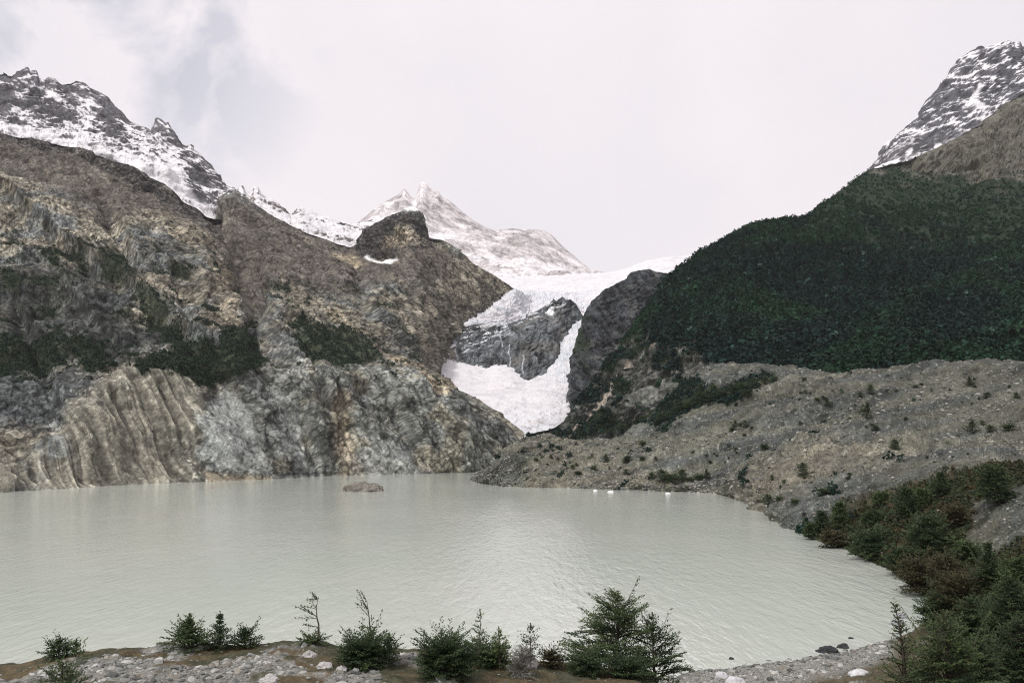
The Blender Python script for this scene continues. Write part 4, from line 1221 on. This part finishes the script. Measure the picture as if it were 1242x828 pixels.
def place_tree(name, label, cat, px, py, toppy, wpx, prof, nb=60, leaf=None, green='dark', d=None, group=None, seed=0, only_crown=False, **kw):
    """a tree whose foot stands on the ground seen at (px, py), or at distance d in that column"""
    if d is None:
        g, _ = hit(px, py)
        if g is None or g[2] < -.2:
            if px < 850:
                g = ground_at(px, 25.0)
            else:
                g = at(px, py, float(wdist(px, py)))
                g[2] = .05
    else:
        g = ground_at(px, d)
    D = g[1]
    # height that reaches the wanted row
    topz = at(px, toppy, D)[2]
    H = max(.25, topz - g[2])
    R = .5 * wpx * D / FPX
    leaf = leaf or max(.035, D / FPX * 2.0)
    pr = [(a, b * R) for a, b in PROF[prof]]
    nb = int(nb * (1.15 if group == G2 else NBK))
    if group == G2 and only_crown is False and D > 45:
        H *= .93
        pr = [(a, b * .95) for a, b in pr]
    if prof == 'cushion':
        kw.setdefault('leader', False)
        kw.setdefault('shoots', .04)
        H *= .9
    mt, mc = tree_meshes(seed + int(px * 7 + py), H, pr, nb, leaf, green, **kw)
    e = bpy.data.objects.new(name, None)
    e.empty_display_size = .2
    COL.objects.link(e)
    e.location = (g[0], g[1], g[2] - .03)
    tag(e, label, cat, group)
    link('trunk', mt, None, e)
    link('crown', mc, None, e)
    return e


# ------------------------------------------------------------------ scattered stuff (numpy)
ICO = None


def ico():
    t = (1 + 5 ** .5) / 2
    v = unit(np.array([(-1, t, 0), (1, t, 0), (-1, -t, 0), (1, -t, 0), (0, -1, t), (0, 1, t), (0, -1, -t), (0, 1, -t), (t, 0, -1), (t, 0, 1), (-t, 0, -1), (-t, 0, 1)], float))
    f = np.array([(0, 11, 5), (0, 5, 1), (0, 1, 7), (0, 7, 10), (0, 10, 11), (1, 5, 9), (5, 11, 4), (11, 10, 2), (10, 7, 6), (7, 1, 8), (3, 9, 4), (3, 4, 2), (3, 2, 6), (3, 6, 8), (3, 8, 9), (4, 9, 5), (2, 4, 11), (6, 2, 10), (8, 6, 7), (9, 8, 1)])
    return v, f


def rot_rand(n, r):
    q = r.normal(0, 1, (n, 4))
    q /= np.linalg.norm(q, axis=1, keepdims=True)
    w, x, y, z = q.T
    return np.stack([np.stack([1 - 2 * (y * y + z * z), 2 * (x * y - z * w), 2 * (x * z + y * w)], -1), np.stack([2 * (x * y + z * w), 1 - 2 * (x * x + z * z), 2 * (y * z - x * w)], -1),
                     np.stack([2 * (x * z - y * w), 2 * (y * z + x * w), 1 - 2 * (x * x + y * y)], -1)], 1)


def stones(name, pos, size, label, cols, seed=1, kind='stuff', flat=.65):
    r = np.random.default_rng(seed)
    v0, f0 = ico()
    n = len(pos)
    v = v0[None] * r.uniform(.65, 1.25, (n, 12, 1)) * r.uniform(.6, 1.2, (n, 1, 3))
    v = np.einsum('nij,nkj->nki', rot_rand(n, r), v)
    v[..., 2] *= flat
    v = v * size[:, None, None] * .5 + pos[:, None]
    f = (f0[None] + (np.arange(n) * 12)[:, None, None]).reshape(-1, 3)
    c = np.asarray(cols)[r.integers(0, len(cols), n)] * r.uniform(.7, 1.25, (n, 1))
    me = raw_mesh(name, v, f, np.full(len(f), 3), np.repeat(c, 12, 0))
    o = link(name, me, M_STONE)
    tag(o, label, 'stones', None, kind)
    return o


def clumps(name, pos, size, green, label, seed=2, nleaf=26, cat='forest', bias=None):
    """many small far crowns: each a loose ball of leaf clumps"""
    r = np.random.default_rng(seed)
    n = len(pos)
    d = unit(r.normal(0, 1, (n, nleaf, 3)))
    d[..., 2] = np.abs(d[..., 2]) * 1.0 + .05
    rad = r.uniform(.45, 1.0, (n, nleaf, 1)) ** .6
    sz = size[:, None, None]
    hs = r.uniform(.8, 1.35, (n, 1, 1))
    cen = pos[:, None] + d * rad * sz * np.array([.5, .5, .75]) * np.concatenate([np.ones_like(hs), np.ones_like(hs), hs], -1)
    no = unit(d + r.normal(0, .5, d.shape))
    ax = unit(np.cross(no, r.normal(0, 1, d.shape)))
    k = n * nleaf
    ln = (sz * r.uniform(.25, .48, (n, nleaf, 1))).reshape(-1)
    v = leaf_quads(cen.reshape(-1, 3), ax.reshape(-1, 3), no.reshape(-1, 3), ln, ln * .8)
    g0, g1 = np.array(GREENS[green][0]), np.array(GREENS[green][1])
    tone = np.clip(r.normal(.4, .3, (n, 1)) + r.normal(0, .15, (n, nleaf)), 0, 1.3).reshape(-1, 1)
    c = g0 + (g1 - g0) * tone
    if bias is not None:
        c = c * np.repeat(bias, nleaf, 0)
    me = raw_mesh(name, v, np.arange(4 * k), np.full(k, 4), np.repeat(c, 4, 0))
    o = link(name, me, M_LEAF)
    tag(o, label, cat, None, 'stuff')
    return o


# forest on the right hill
def pick(p, weight, n, r, rows=None):
    w = np.clip(weight, 0, 4).copy()
    w[p.nfront:] = 0
    w = w.ravel() / w.sum()
    i = r.choice(len(w), n, p=w)
    P = p.P.reshape(-1, 3)[i]
    return P, p.PX.ravel()[i], p.PY.ravel()[i]


r_ = np.random.default_rng(21)
w = (1 - hill.rk) * (hill.PX > 690) * smooth(1480, 1420, hill.PX) * np.where(hill.PX > 1250, 3., 1.)
w = np.maximum(w, hill.vg * .16 * hill.rk)
Pf, fx, fy = pick(hill, w * (.7 + .3 * smooth(205, 300, hill.PY)), 33000, r_)
hgt = np.interp(fy, [190, 250, 300, 360, 440, 520], [2.6, 4.0, 5.5, 7.0, 7.5, 4.5]) * r_.uniform(.65, 1.35, len(Pf))
hgt = np.where(fx < 800, hgt * .6, hgt)
Pf = Pf + np.stack([r_.normal(0, 1.5, len(Pf)), r_.normal(0, 1.5, len(Pf)), 0 * fx], -1)
fb = smooth(-.35, .4, fbm(Pf / 70 + 77, 4) + .5 * smooth(330, 220, fy) - .1)[:, None]
fb = np.array([.75, .8, .95]) * (1 - fb) + np.array([1.45, 1.5, 1.05]) * fb
fb = fb * np.random.default_rng(4).lognormal(0, .28, (len(Pf), 1))
dead = np.random.default_rng(5).random(len(Pf)) < .012
fb[dead] = (6.5, 4.2, 4.8)
clumps('forest', Pf, hgt, 'forest', 'dense dark green beech forest covering the right hill', 5, 24, bias=fb)
Pv, vx, vy = pick(left, np.where(left.veg > .15, left.veg + .1, 0) * (left.PX > -50), 9000, r_)
clumps('shrubbery', Pv, r_.uniform(1.5, 5.5, len(Pv)), 'scrub', 'dark green scrub clinging to ledges of the left mountain', 6, 16, 'scrub')
Pq, qx, qy = pick(moraine, np.where(moraine.belt > .3, moraine.belt, 0) + .25 * np.where(moraine.vg > .5, moraine.vg, 0) * (moraine.PX < 1120), 1500, r_)
clumps('undergrowth', Pq, r_.uniform(1.5, 4.5, len(Pq)), 'forest', 'belt of dark low scrub at the left top of the moraine', 8, 20, 'scrub')
Ph, hx, hy = pick(moraine, np.where(moraine.nv > .3, moraine.nv, 0) * (moraine.PX < 1300), 5200, r_)
hb = np.where(r_.random((len(Ph), 1)) < .45, np.array([[.9, .82, .8]]), np.array([[.55, .8, .75]]))
clumps('heath', Ph, r_.uniform(.4, 1.5, len(Ph)) * np.interp(Ph[:, 1], [60, 150], [.8, 1.3]), 'brown', 'rust brown and dark green low heath on the near right slope', 9, 18, 'heath', bias=hb)
# rubble on the moraine, pebbles on the bank and beach
Pm, mx_, my_ = pick(moraine, (1 - .85 * moraine.nv) * (1 - moraine.vg), 26000, r_)
sz = np.minimum(.55 * (1 - r_.random(len(Pm))) ** -.45, 2.3) * np.interp(Pm[:, 1], [60, 150, 450], [.25, .55, 1.25])
stones('rubble', Pm, sz, 'loose grey rubble scattered over the moraine slope', [(.15, .148, .13), (.11, .115, .11), (.19, .183, .16), (.28, .27, .245)], 3)
bw = ((1 - bank.moss) ** 2 + .03) * (bank.V > 2.2) * (bank.PX > -30) * (bank.PX < 1110)
bw = np.where(bank.V < 4.3, bw, 0) + np.where((bank.V > 6.7) & (bank.V < 8.12) & (bank.PX > 780), .9 * bw, 0)
bb = type('B', (), {})()
bb.P, bb.PX, bb.PY, bb.nfront = bank.P, bank.PX, bank.V, len(bank.P)
Pb, bx_, bv = pick(bb, bw, 30000, r_)
sz = np.minimum(.032 * (1 - r_.random(len(Pb))) ** -.5, .32) * np.where(bv > 6, 3.2, 1.0)
stones('gravel', Pb, sz, 'pale and grey gravel on the near bank and beach', [(.18, .186, .175), (.25, .255, .235), (.37, .37, .345), (.10, .105, .10), (.22, .205, .175)], 4)

# ------------------------------------------------------------------ single rocks and ice
def lump(name, label, cat, px, py, wpx, hpx, col, mat, seed, depth_ratio=.7, group=None, pos=None, rough=.28, top=1.0, children=None):
    """one irregular boulder or block of ice, its foot sunk slightly in the ground"""
    g = pos
    if g is None:
        g, _ = hit(px, py)
        if g is None or (g[2] < 0):
            dd = float(wdist(px, py))
            g = at(px, py, dd)
    D = g[1]
    w, h = wpx * D / FPX, hpx * D / FPX
    n1, n2 = 34, 22
    th = np.linspace(0, 2 * math.pi, n1, endpoint=False)
    ph = np.linspace(-.35 * math.pi, .5 * math.pi, n2)
    T, H_ = np.meshgrid(th, ph)
    s = np.stack([np.cos(H_) * np.cos(T), np.cos(H_) * np.sin(T), np.sin(H_)], -1)
    k = 1 + rough * fbm(s * 1.3 + seed * 3.7, 4, .55) + .35 * rough * (ridged(s * 2.6 + seed, 3) - .5)
    v = s * k[..., None] * np.array([w * .5, w * .5 * depth_ratio, h])
    v[..., 2] *= top
    f = []
    for i in range(n2 - 1):
        for j in range(n1):
            f.append((i * n1 + j, i * n1 + (j + 1) % n1, (i + 1) * n1 + (j + 1) % n1, (i + 1) * n1 + j))
    c = np.tile(np.array(col, np.float32), (n1 * n2, 1)) * (1 + .35 * fbm(v.reshape(-1, 3) / max(w, .1) * 6, 3))[:, None]
    me = raw_mesh(name, v, f, np.full(len(f), 4), np.clip(c, .02, .9), mat is M_SNOW)
    o = link(name, me, mat)
    o.location = (g[0], g[1], g[2] - .06 * h)
    tag(o, label, cat, group)
    return o


_islet = lump('rock_islet', 'low rounded grey rock islet alone in the middle of the lake', 'islet', 441, 595.5, 48, 12.5, (.2, .185, .16), M_SCREE, 3, .6, pos=at(441, 595.5, float(wdist(441, 595.5))), rough=.38)
ice = [(876, 821, 14, 7, 'rounded white ice block on the pebble beach beside the big twin beech'), (891, 829, 24, 8, 'wide white ice slab at the bottom of the pebble beach'),
       (1042, 817, 22, 6, 'large white ice block on the beach beside the bushy sapling')]
for i, (a, b, w_, h_, lb) in enumerate(ice):
    lump('ice_block', lb, 'ice block', a, b, w_, h_, (.52, .52, .53), M_SNOW, 10 + i, .8, 'ice blocks stranded on the shores', rough=.35)
for i, (a, b, w_, lb) in enumerate([(741, 596.5, 8, 'tiny white ice floe in the water below the rocky spur'), (810, 598.5, 7, 'tiny white ice floe by the far bend of the right shore'), (722, 595, 5, 'smallest white ice floe at the foot of the rocky spur')]):
    lump('ice_block', lb, 'ice block', a, b, w_, 1.6, (.8, .79, .8), M_SNOW, 20 + i, .8, 'ice blocks stranded on the shores', at(a, b, float(wdist(a, b))), rough=.3)
for i, (a, b, w_, h_, lb) in enumerate([(1003, 790, 25, 7, 'broad wet black boulder lying at the end of the pebble beach'), (1022, 785, 14, 5, 'smaller wet black boulder just behind the broad black one'), (887, 799, 6, 2.5, 'dark stone tip poking from the shallows off the pebble beach'),
                                         (1032, 774, 6, 2, 'small dark stone in the shallows left of the bushy sapling')]):
    lump('boulder', lb, 'boulder', a, b, w_, h_, (.045, .047, .05), M_STONE, 30 + i, .7, 'dark boulders at the waterline', at(a, b, float(wdist(a, b))) if b < 780 else None, rough=.4)
for i, (a, b, w_, h_, lb) in enumerate([(1094, 749, 15, 5, 'grey boulder at the waterline behind the bushy sapling'), (1090, 757, 18, 6, 'paler grey boulder in front of the other by the bushy sapling'), (1084, 683, 12, 5, 'pale rock at the foot of the scrub on the right shore'),
                                         (375, 797, 15, 8, 'pale angular rock right of the bank middle below the thin windswept tree'), (327, 827, 22, 8, 'large pale flat rock at the bottom edge of the bank'), (394, 808, 18, 6, 'flat pale rock among the gravel left of the dense bush'),
                                         (640, 806, 24, 12, 'bleached white rock beside the dead grey shrub'), (414, 812, 12, 5, 'pinkish grey rock in the gravel beside the moss')]):
    lump('boulder', lb, 'boulder', a, b, w_, h_, (.42, .41, .40) if i > 1 else (.3, .3, .32), M_STONE, 40 + i, .7, 'pale rocks near the shore', at(a, b, float(wdist(a, b))) if 740 < b < 760 else None, rough=.45)

build_water()

# ------------------------------------------------------------------ near trees and shrubs, one by one
G2 = 'trees and scrub on the near right slope'
G1 = 'stunted trees and shrubs on the near bank'
T = place_tree
T('shrub', 'round dark shrub at the left end of the near bank', 'shrub', 70, 797, 771, 42, 'dome', 110, green='dark', group=G1, twig_leaves=16)
T('shrub', 'sparse shrub touching the right side of the leftmost round shrub', 'shrub', 90, 796, 773, 20, 'column', 40, green='mid', group=G1)
T('shrub', 'low blurred green shrub at the bottom edge, nearest to the viewer', 'shrub', 105, 850, 790, 85, 'dome', 130, d=15.5, green='mid', group=G1, fill=.9)
T('shrub', 'sliver of dark shrub cut by the left edge of the photo', 'shrub', -3, 803, 791, 24, 'dome', 60, green='dark', group=G1)
T('shrub', 'broad conical shrub with one leading tip in the left cluster on the bank', 'shrub', 228, 787, 742, 62, 'cone', 190, green='mid', group=G1, twig_leaves=16)
T('shrub', 'pointed shrub in the middle of the left cluster on the bank', 'shrub', 266, 786, 740, 44, 'cone', 130, green='dark', group=G1, twig_leaves=16)
T('shrub', 'lowest rounded shrub ending the left cluster on the bank', 'shrub', 297, 785, 759, 40, 'dome', 120, green='dark', group=G1, twig_leaves=16)
T('tree', 'thin windswept tree flagged to the left on a bare leaning trunk', 'tree', 386, 780, 719, 36, 'flag', 15, green='mid', group=G1, wind=1.0, clear=.42, layers=4, lean=0, trunk_r=.045, twig_leaves=11, shoots=0, fill=.75, leader=False)
T('shrub', 'flat low shrub at the foot of the thin windswept tree', 'shrub', 379, 779, 766, 36, 'cushion', 60, green='mid', group=G1)
T('tree', 'sparse twiggy sapling rising out of the dense rounded bush', 'tree', 453, 796, 721, 36, 'flag', 16, green='mid', group=G1, wind=.85, clear=.4, layers=6, lean=-.06, trunk_r=.045, fill=.5, twig_leaves=7, shoots=.3, leader=False)
T('shrub', 'dense wide dark bush under the sparse twiggy sapling', 'shrub', 438, 809, 768, 72, 'cushion', 240, green='dark', group=G1, twig_leaves=18)
T('shrub', 'small pale leaved bush touching the right side of the dense bush', 'shrub', 471, 803, 766, 36, 'dome', 90, green='mid', group=G1, twig_leaves=12)
T('shrub', 'wide dark bush left of the thin upright tree', 'shrub', 540, 818, 771, 82, 'cushion', 260, green='dark', group=G1, twig_leaves=18)
T('tree', 'thin upright tree with short tiered branches in the middle of the bank', 'tree', 581, 806, 737, 25, 'column', 34, green='mid', group=G1, clear=.2, layers=8, wind=.35, trunk_r=.04)
T('tree', 'short leaning twig tree between the wide bush and the thin upright tree', 'tree', 560, 806, 765, 18, 'flag', 14, green='light', group=G1, wind=.8, clear=.4, lean=-.12, trunk_r=.03)
T('tree', 'pale green leafy small tree right of the thin upright tree', 'tree', 606, 812, 759, 32, 'dome', 60, green='light', group=G1, clear=.2)
T('shrub', 'large dark bush at the bottom edge below the pale green tree', 'shrub', 592, 836, 788, 66, 'cushion', 220, green='dark', group=G1, d=24.5, twig_leaves=18)
T('tree', 'tufted small dark tree with clumped foliage above the bleached rock', 'tree', 644, 810, 754, 34, 'column', 42, green='dark', group=G1, clear=.25, fill=.8, twig_leaves=18, flat=.3)
T('dead_shrub', 'grey leafless dead shrub tangled beside the bleached rock', 'dead shrub', 632, 815, 783, 40, 'cushion', 130, leaf=.03, green='dead', group=G1, twig_leaves=6, d=23.3, shoots=.4)
T('shrub', 'olive shrub between the dead grey shrub and the big twin beech', 'shrub', 667, 830, 786, 40, 'dome', 120, green='brown', group=G1, d=25.5)
T('tree', 'big beech with spreading sprays, tallest on the near bank', 'tree', 738, 846, 713, 124, 'beech', 170, leaf=.052, green='mid', group=G1, d=27, clear=.08, wind=.25, layers=15, twig_leaves=14, lean=-.03, fill=1.0, shoots=.04)
T('tree', 'second beech joined to the right side of the tallest one', 'tree', 786, 850, 741, 86, 'beech', 130, leaf=.06, green='dark', group=G1, d=27.5, clear=.06, layers=11, twig_leaves=13)
T('shrub', 'dark low shrub under the right side of the tallest beech', 'shrub', 757, 850, 797, 70, 'dome', 150, green='dark', group=G1, d=25)
T('shrub', 'dark low shrub under the left side of the tallest beech', 'shrub', 704, 846, 792, 60, 'dome', 150, green='dark', group=G1, d=25)
T('tree', 'young conical sapling with a clear spire by the end of the beach', 'tree', 1073, 850, 727, 62, 'spire', 150, leaf=.085, green='mid', group=G1, d=37, twig_leaves=12, shoots=.05)
T('shrub', 'big bushy tree at the lower right beside the spired sapling', 'tree', 1118, 880, 738, 125, 'beech', 230, leaf=.08, green='mid', group=G1, d=36, twig_leaves=18)
# right slope
G2 = 'trees and scrub on the near right slope'
RS = [
    ('tree', 'dense broad evergreen highest on the near right slope at the photo edge', 1210, 612, 562, 50, 'dome', 'dark', None),
    ('tree', 'small pointed evergreen left of the broad one on the slope crest', 1142, 602, 570, 30, 'cone', 'dark', None),
    ('tree', 'dark upright evergreen below the slope crest, third from the photo edge', 1098, 628, 590, 36, 'column', 'dark', None),
    ('tree', 'slim tree with open top beside the dark shoreline tree', 1021, 644, 606, 26, 'column', 'mid', None),
    ('tree', 'dark narrow tree where the scrub starts at the shoreline', 998, 650, 617, 20, 'column', 'dark', None),
    ('shrub', 'dark bush on the shoreline next to the dark narrow tree', 985, 654, 634, 24, 'dome', 'dark', None),
    ('shrub', 'low olive bush on the water edge in front of the slim tree', 1010, 664, 646, 34, 'cushion', 'brown', None),
    ('shrub', 'wide dark thicket overhanging the lake below the upright evergreen', 1060, 678, 642, 58, 'cushion', 'dark', None),
    ('tree', 'broad mid slope evergreen below the upright one', 1130, 676, 624, 62, 'dome', 'dark', None),
    ('shrub', 'dark bush spilling to the water beside the pale shore rock', 1095, 694, 664, 46, 'dome', 'dark', None),
    ('shrub', 'rust brown bush at the eastern tip of the lake', 1118, 722, 676, 58, 'dome', 'brown', None),
    ('shrub', 'olive brown bush behind the rust brown one', 1150, 715, 672, 52, 'dome', 'brown', None),
    ('tree', 'dark conical tree rising in front of the bare stony patch', 1203, 725, 652, 60, 'cone', 'dark', None),
    ('shrub', 'green bush at the photo edge under the stony patch', 1240, 720, 672, 52, 'dome', 'mid', None),
    ('shrub', 'brown tinged bush between the lake tip and the dark conical tree', 1165, 752, 694, 70, 'dome', 'brown', None),
    ('tree', 'tall dark tree at the right edge lower down', 1228, 790, 690, 80, 'beech', 'dark', None),
    ('shrub', 'dark bush right of the big bushy tree at the lake tip', 1140, 770, 716, 62, 'dome', 'dark', None),
    ('tree', 'dark tree behind the big bushy one', 1180, 800, 718, 80, 'beech', 'dark', None),
    ('tree', 'darkest tree in the lower right corner', 1205, 880, 745, 110, 'beech', 'dark', 42),
    ('tree', 'dark green tree cut by the lower right edge', 1250, 880, 735, 90, 'beech', 'dark', 44),
    ('shrub', 'dark undergrowth bush between the big bushy tree and the corner tree', 1160, 880, 770, 70, 'dome', 'dark', 40),
    ('shrub', 'low shrub on the upper edge of the brown heath', 1070, 612, 598, 22, 'dome', 'mid', None),
    ('shrub', 'shrub on the heath between the small pointed and the upright evergreen', 1120, 612, 594, 26, 'dome', 'mid', None),
    ('shrub', 'olive bush on the heath below the small pointed evergreen', 1160, 640, 612, 36, 'cushion', 'brown', None),
    ('shrub', 'dark bush between the slim tree and the upright evergreen', 1060, 640, 620, 34, 'cushion', 'dark', None),
    ('shrub', 'bush half hidden behind the broad mid slope evergreen', 1175, 690, 655, 44, 'dome', 'mid', None),
]
for i, (nm, lb, a, b, tp, w_, pf, gr, d_) in enumerate(RS):
    pxh = b - tp
    nb = int(90 + 1.1 * pxh + w_)
    T(nm, lb, nm, a, b, tp, w_, pf, nb, green=gr, d=d_, group=G2, seed=i, twig_leaves=16, layers=0)

# shrubs dotted on the moraine: a few kinds built once, then copied
G3 = 'shrubs dotted on the moraine'
proto = []
for i, (pf, gr) in enumerate((('dome', 'dark'), ('cushion', 'dark'), ('cone', 'dark'), ('cushion', 'mid'))):
    H = {'dome': 1.0, 'cushion': .55, 'cone': 1.15}[pf]
    proto.append(tree_meshes(900 + i, H, [(a, b * .55) for a, b in PROF[pf]], 70, .07, gr, twig_leaves=10))
spots = []
named = [(803, 583, 15), (814, 585, 20), (827, 584, 16), (848, 582, 12), (857, 580, 10), (790, 581, 10), (838, 583, 8), (932, 612, 12), (945, 607, 10), (1179, 524, 16), (1202, 524, 10), (1224, 522, 13), (1192, 516, 7), (927, 545, 10), (893, 547, 8), (1003, 492, 8), (1056, 470, 6),
         (1086, 545, 12), (940, 462, 10), (928, 466, 12), (915, 470, 13), (902, 474, 14), (888, 478, 14), (874, 482, 14), (860, 487, 15), (848, 490, 16), (836, 494, 15), (826, 500, 15), (866, 472, 10), (850, 476, 12), (905, 480, 9), (815, 506, 12), (802, 512, 12), (1000, 600, 12), (965, 610, 9), (1030, 580, 8), (720, 570, 10), (735, 560, 9), (780, 540, 9), (700, 575, 7), (760, 575, 8), (975, 462, 7), (1044, 482, 8), (1048, 500, 9)]
for a, b, h_ in named:
    spots.append((a, b, h_))
rr = np.random.default_rng(77)
for cx_, cy_, n_, sx_, sy_ in ((1000, 478, 9, 40, 12), (1120, 470, 10, 60, 12), (905, 520, 8, 30, 14), (1060, 515, 9, 50, 9), (1190, 480, 9, 45, 16), (760, 560, 9, 40, 12), (690, 568, 7, 35, 10), (870, 555, 7, 30, 14), (970, 585, 8, 45, 14), (1150, 555, 6, 60, 8)):
    for _ in range(n_):
        spots.append((cx_ + rr.normal(0, sx_ * .6), cy_ + rr.normal(0, sy_ * .6), 2.6 + rr.exponential(2.2)))
seenk = 0
for i, (a, b, h_) in enumerate(spots):
    g, on = hit(a, b)
    if g is None or not on.startswith('moraine'):
        continue
    k = 0 if (i % 5 in (0, 2)) else (2 if i % 5 == 4 and h_ > 9 else (1 if i % 2 else 3))
    mt, mc = proto[k]
    e = bpy.data.objects.new('shrub', None)
    e.empty_display_size = .3
    COL.objects.link(e)
    e.location = (g[0], g[1], g[2] - .05)
    s = h_ * g[1] / FPX
    e.scale = (s * rr.uniform(.9, 1.6), s * rr.uniform(.9, 1.5), s * rr.uniform(.85, 1.1))
    e.rotation_euler = (0, 0, rr.uniform(0, 6.28))
    zone = 'dark shrub in the row on the shore flat under the rocky spur' if (b > 575 and a < 870) else ('dark shrub in the thick belt at the left top of the moraine' if (a < 945 and b < 520) else
            ('shrub low on the moraine near the right shore' if b > 575 else ('tiny dark tuft dotted on the upper grey moraine' if b < 520 else 'small dark shrub on the middle moraine near the pale hummock')))
    tag(e, zone, 'shrub', G3)
    link('trunk', mt, None, e)
    link('crown', mc, None, e)

# ------------------------------------------------------------------ air
def build_haze():
    m = bpy.data.materials.new('haze')
    m.use_nodes = True
    nt = m.node_tree
    for n in list(nt.nodes):
        nt.nodes.remove(n)
    out = nt.nodes.new('ShaderNodeOutputMaterial')
    v = nt.nodes.new('ShaderNodeVolumePrincipled')
    v.inputs['Color'].default_value = (.97, .95, .97, 1)
    v.inputs['Density'].default_value = 2.2e-5
    v.inputs['Anisotropy'].default_value = 0.3
    nt.links.new(v.outputs[0], out.inputs['Volume'])
    x0, x1, y0, y1, z0, z1 = -3600, 3600, -300, 6000, -7, 1800
    vs = [(x0, y0, z0), (x1, y0, z0), (x1, y1, z0), (x0, y1, z0), (x0, y0, z1), (x1, y0, z1), (x1, y1, z1), (x0, y1, z1)]
    f = [0, 3, 2, 1, 4, 5, 6, 7, 0, 1, 5, 4, 1, 2, 6, 5, 2, 3, 7, 6, 3, 0, 4, 7]
    o = link('haze', raw_mesh('haze', vs, f, [4] * 6), m)
    o.display_type = 'WIRE'
    tag(o, None, None, None, 'stuff')


build_haze()

# ------------------------------------------------------------------ sky and sun
SUN_EL, SUN_AZ = math.radians(46), math.radians(-140)    # azimuth clockwise from the view direction (+Y)
wd = bpy.data.worlds.new('World')
C.world = wd
wd.use_nodes = True
nt = wd.node_tree
for n in list(nt.nodes):
    nt.nodes.remove(n)
wo = nt.nodes.new('ShaderNodeOutputWorld')
bg = nt.nodes.new('ShaderNodeBackground')
bg.inputs['Strength'].default_value = .1
nt.links.new(bg.outputs[0], wo.inputs[0])
sky = N(nt, 'ShaderNodeTexSky', sky_type='NISHITA')
sky.sun_disc = False
sky.sun_elevation = SUN_EL
sky.sun_rotation = SUN_AZ
tc = N(nt, 'ShaderNodeTexCoord')
nz = N(nt, 'ShaderNodeTexNoise')
nz.inputs['Scale'].default_value = 6.5
nz.inputs['Detail'].default_value = 8
nz.inputs['Roughness'].default_value = .55
nz.inputs['Distortion'].default_value = .3
nt.links.new(tc.outputs['Generated'], nz.inputs['Vector'])
# a gap in the overcast, high on the left
gd = unit(ray(150, 30))
dt = N(nt, 'ShaderNodeVectorMath', operation='DOT_PRODUCT')
dt.inputs[1].default_value = tuple(gd)
nt.links.new(tc.outputs['Generated'], dt.inputs[0])
gp = N(nt, 'ShaderNodeMapRange')
gp.inputs['From Min'].default_value = math.cos(math.radians(13))
gp.inputs['From Max'].default_value = math.cos(math.radians(3))
gp.inputs['To Min'].default_value = 0
gp.inputs['To Max'].default_value = 1
nt.links.new(dt.outputs['Value'], gp.inputs['Value'])
thr = N(nt, 'ShaderNodeMapRange')
thr.inputs['From Min'].default_value = .44
thr.inputs['From Max'].default_value = .56
thr.inputs['To Min'].default_value = 1
thr.inputs['To Max'].default_value = 0
nt.links.new(nz.outputs['Fac'], thr.inputs['Value'])
mg = N(nt, 'ShaderNodeMath', operation='MULTIPLY')
nt.links.new(gp.outputs[0], mg.inputs[0])
nt.links.new(thr.outputs[0], mg.inputs[1])
mg2 = N(nt, 'ShaderNodeMath', operation='MULTIPLY')
mg2.inputs[1].default_value = .4
nt.links.new(mg.outputs[0], mg2.inputs[0])
# overcast cloud with faint structure
cc = N(nt, 'ShaderNodeValToRGB')
cc.color_ramp.elements[0].position = .3
cc.color_ramp.elements[0].color = (.685, .66, .695, 1)
cc.color_ramp.elements[1].position = .62
cc.color_ramp.elements[1].color = (.765, .72, .75, 1)
nz2 = N(nt, 'ShaderNodeTexNoise')
nz2.inputs['Scale'].default_value = 2.6
nz2.inputs['Detail'].default_value = 6
nt.links.new(tc.outputs['Generated'], nz2.inputs['Vector'])
nt.links.new(nz2.outputs['Fac'], cc.inputs[0])
sc_ = N(nt, 'ShaderNodeVectorMath', operation='SCALE')
sc_.inputs['Scale'].default_value = 10.0
nt.links.new(cc.outputs[0], sc_.inputs[0])
mx = N(nt, 'ShaderNodeMix', data_type='RGBA')
nt.links.new(mg2.outputs[0], mx.inputs[0])
nt.links.new(sc_.outputs[0], mx.inputs[6])
nt.links.new(sky.outputs[0], mx.inputs[7])
nt.links.new(mx.outputs[2], bg.inputs['Color'])

sl = bpy.data.lights.new('sun', 'SUN')
sl.energy = 2.0
sl.angle = math.radians(8)
sl.color = (1.0, .97, .93)
so = bpy.data.objects.new('sun', sl)
COL.objects.link(so)
sdir = Vector((math.sin(SUN_AZ) * math.cos(SUN_EL), math.cos(SUN_AZ) * math.cos(SUN_EL), math.sin(SUN_EL)))
so.rotation_euler = sdir.to_track_quat('Z', 'Y').to_euler()

# ------------------------------------------------------------------ render settings
vs_ = C.view_settings
vs_.view_transform = 'Standard'
vs_.look = 'None'
vs_.exposure = 0.3
vs_.gamma = 1.0
vs_.use_curve_mapping = False
C.render.engine = 'CYCLES'
cy = C.cycles
cy.max_bounces = 6
cy.diffuse_bounces = 2
cy.glossy_bounces = 2
cy.transmission_bounces = 2
cy.volume_bounces = 1
cy.transparent_max_bounces = 4
cy.filter_width = 1.1
cy.use_denoising = True
cy.denoiser = 'OPENIMAGEDENOISE'
cy.denoising_input_passes = 'RGB_ALBEDO_NORMAL'
cy.denoising_prefilter = 'NONE'
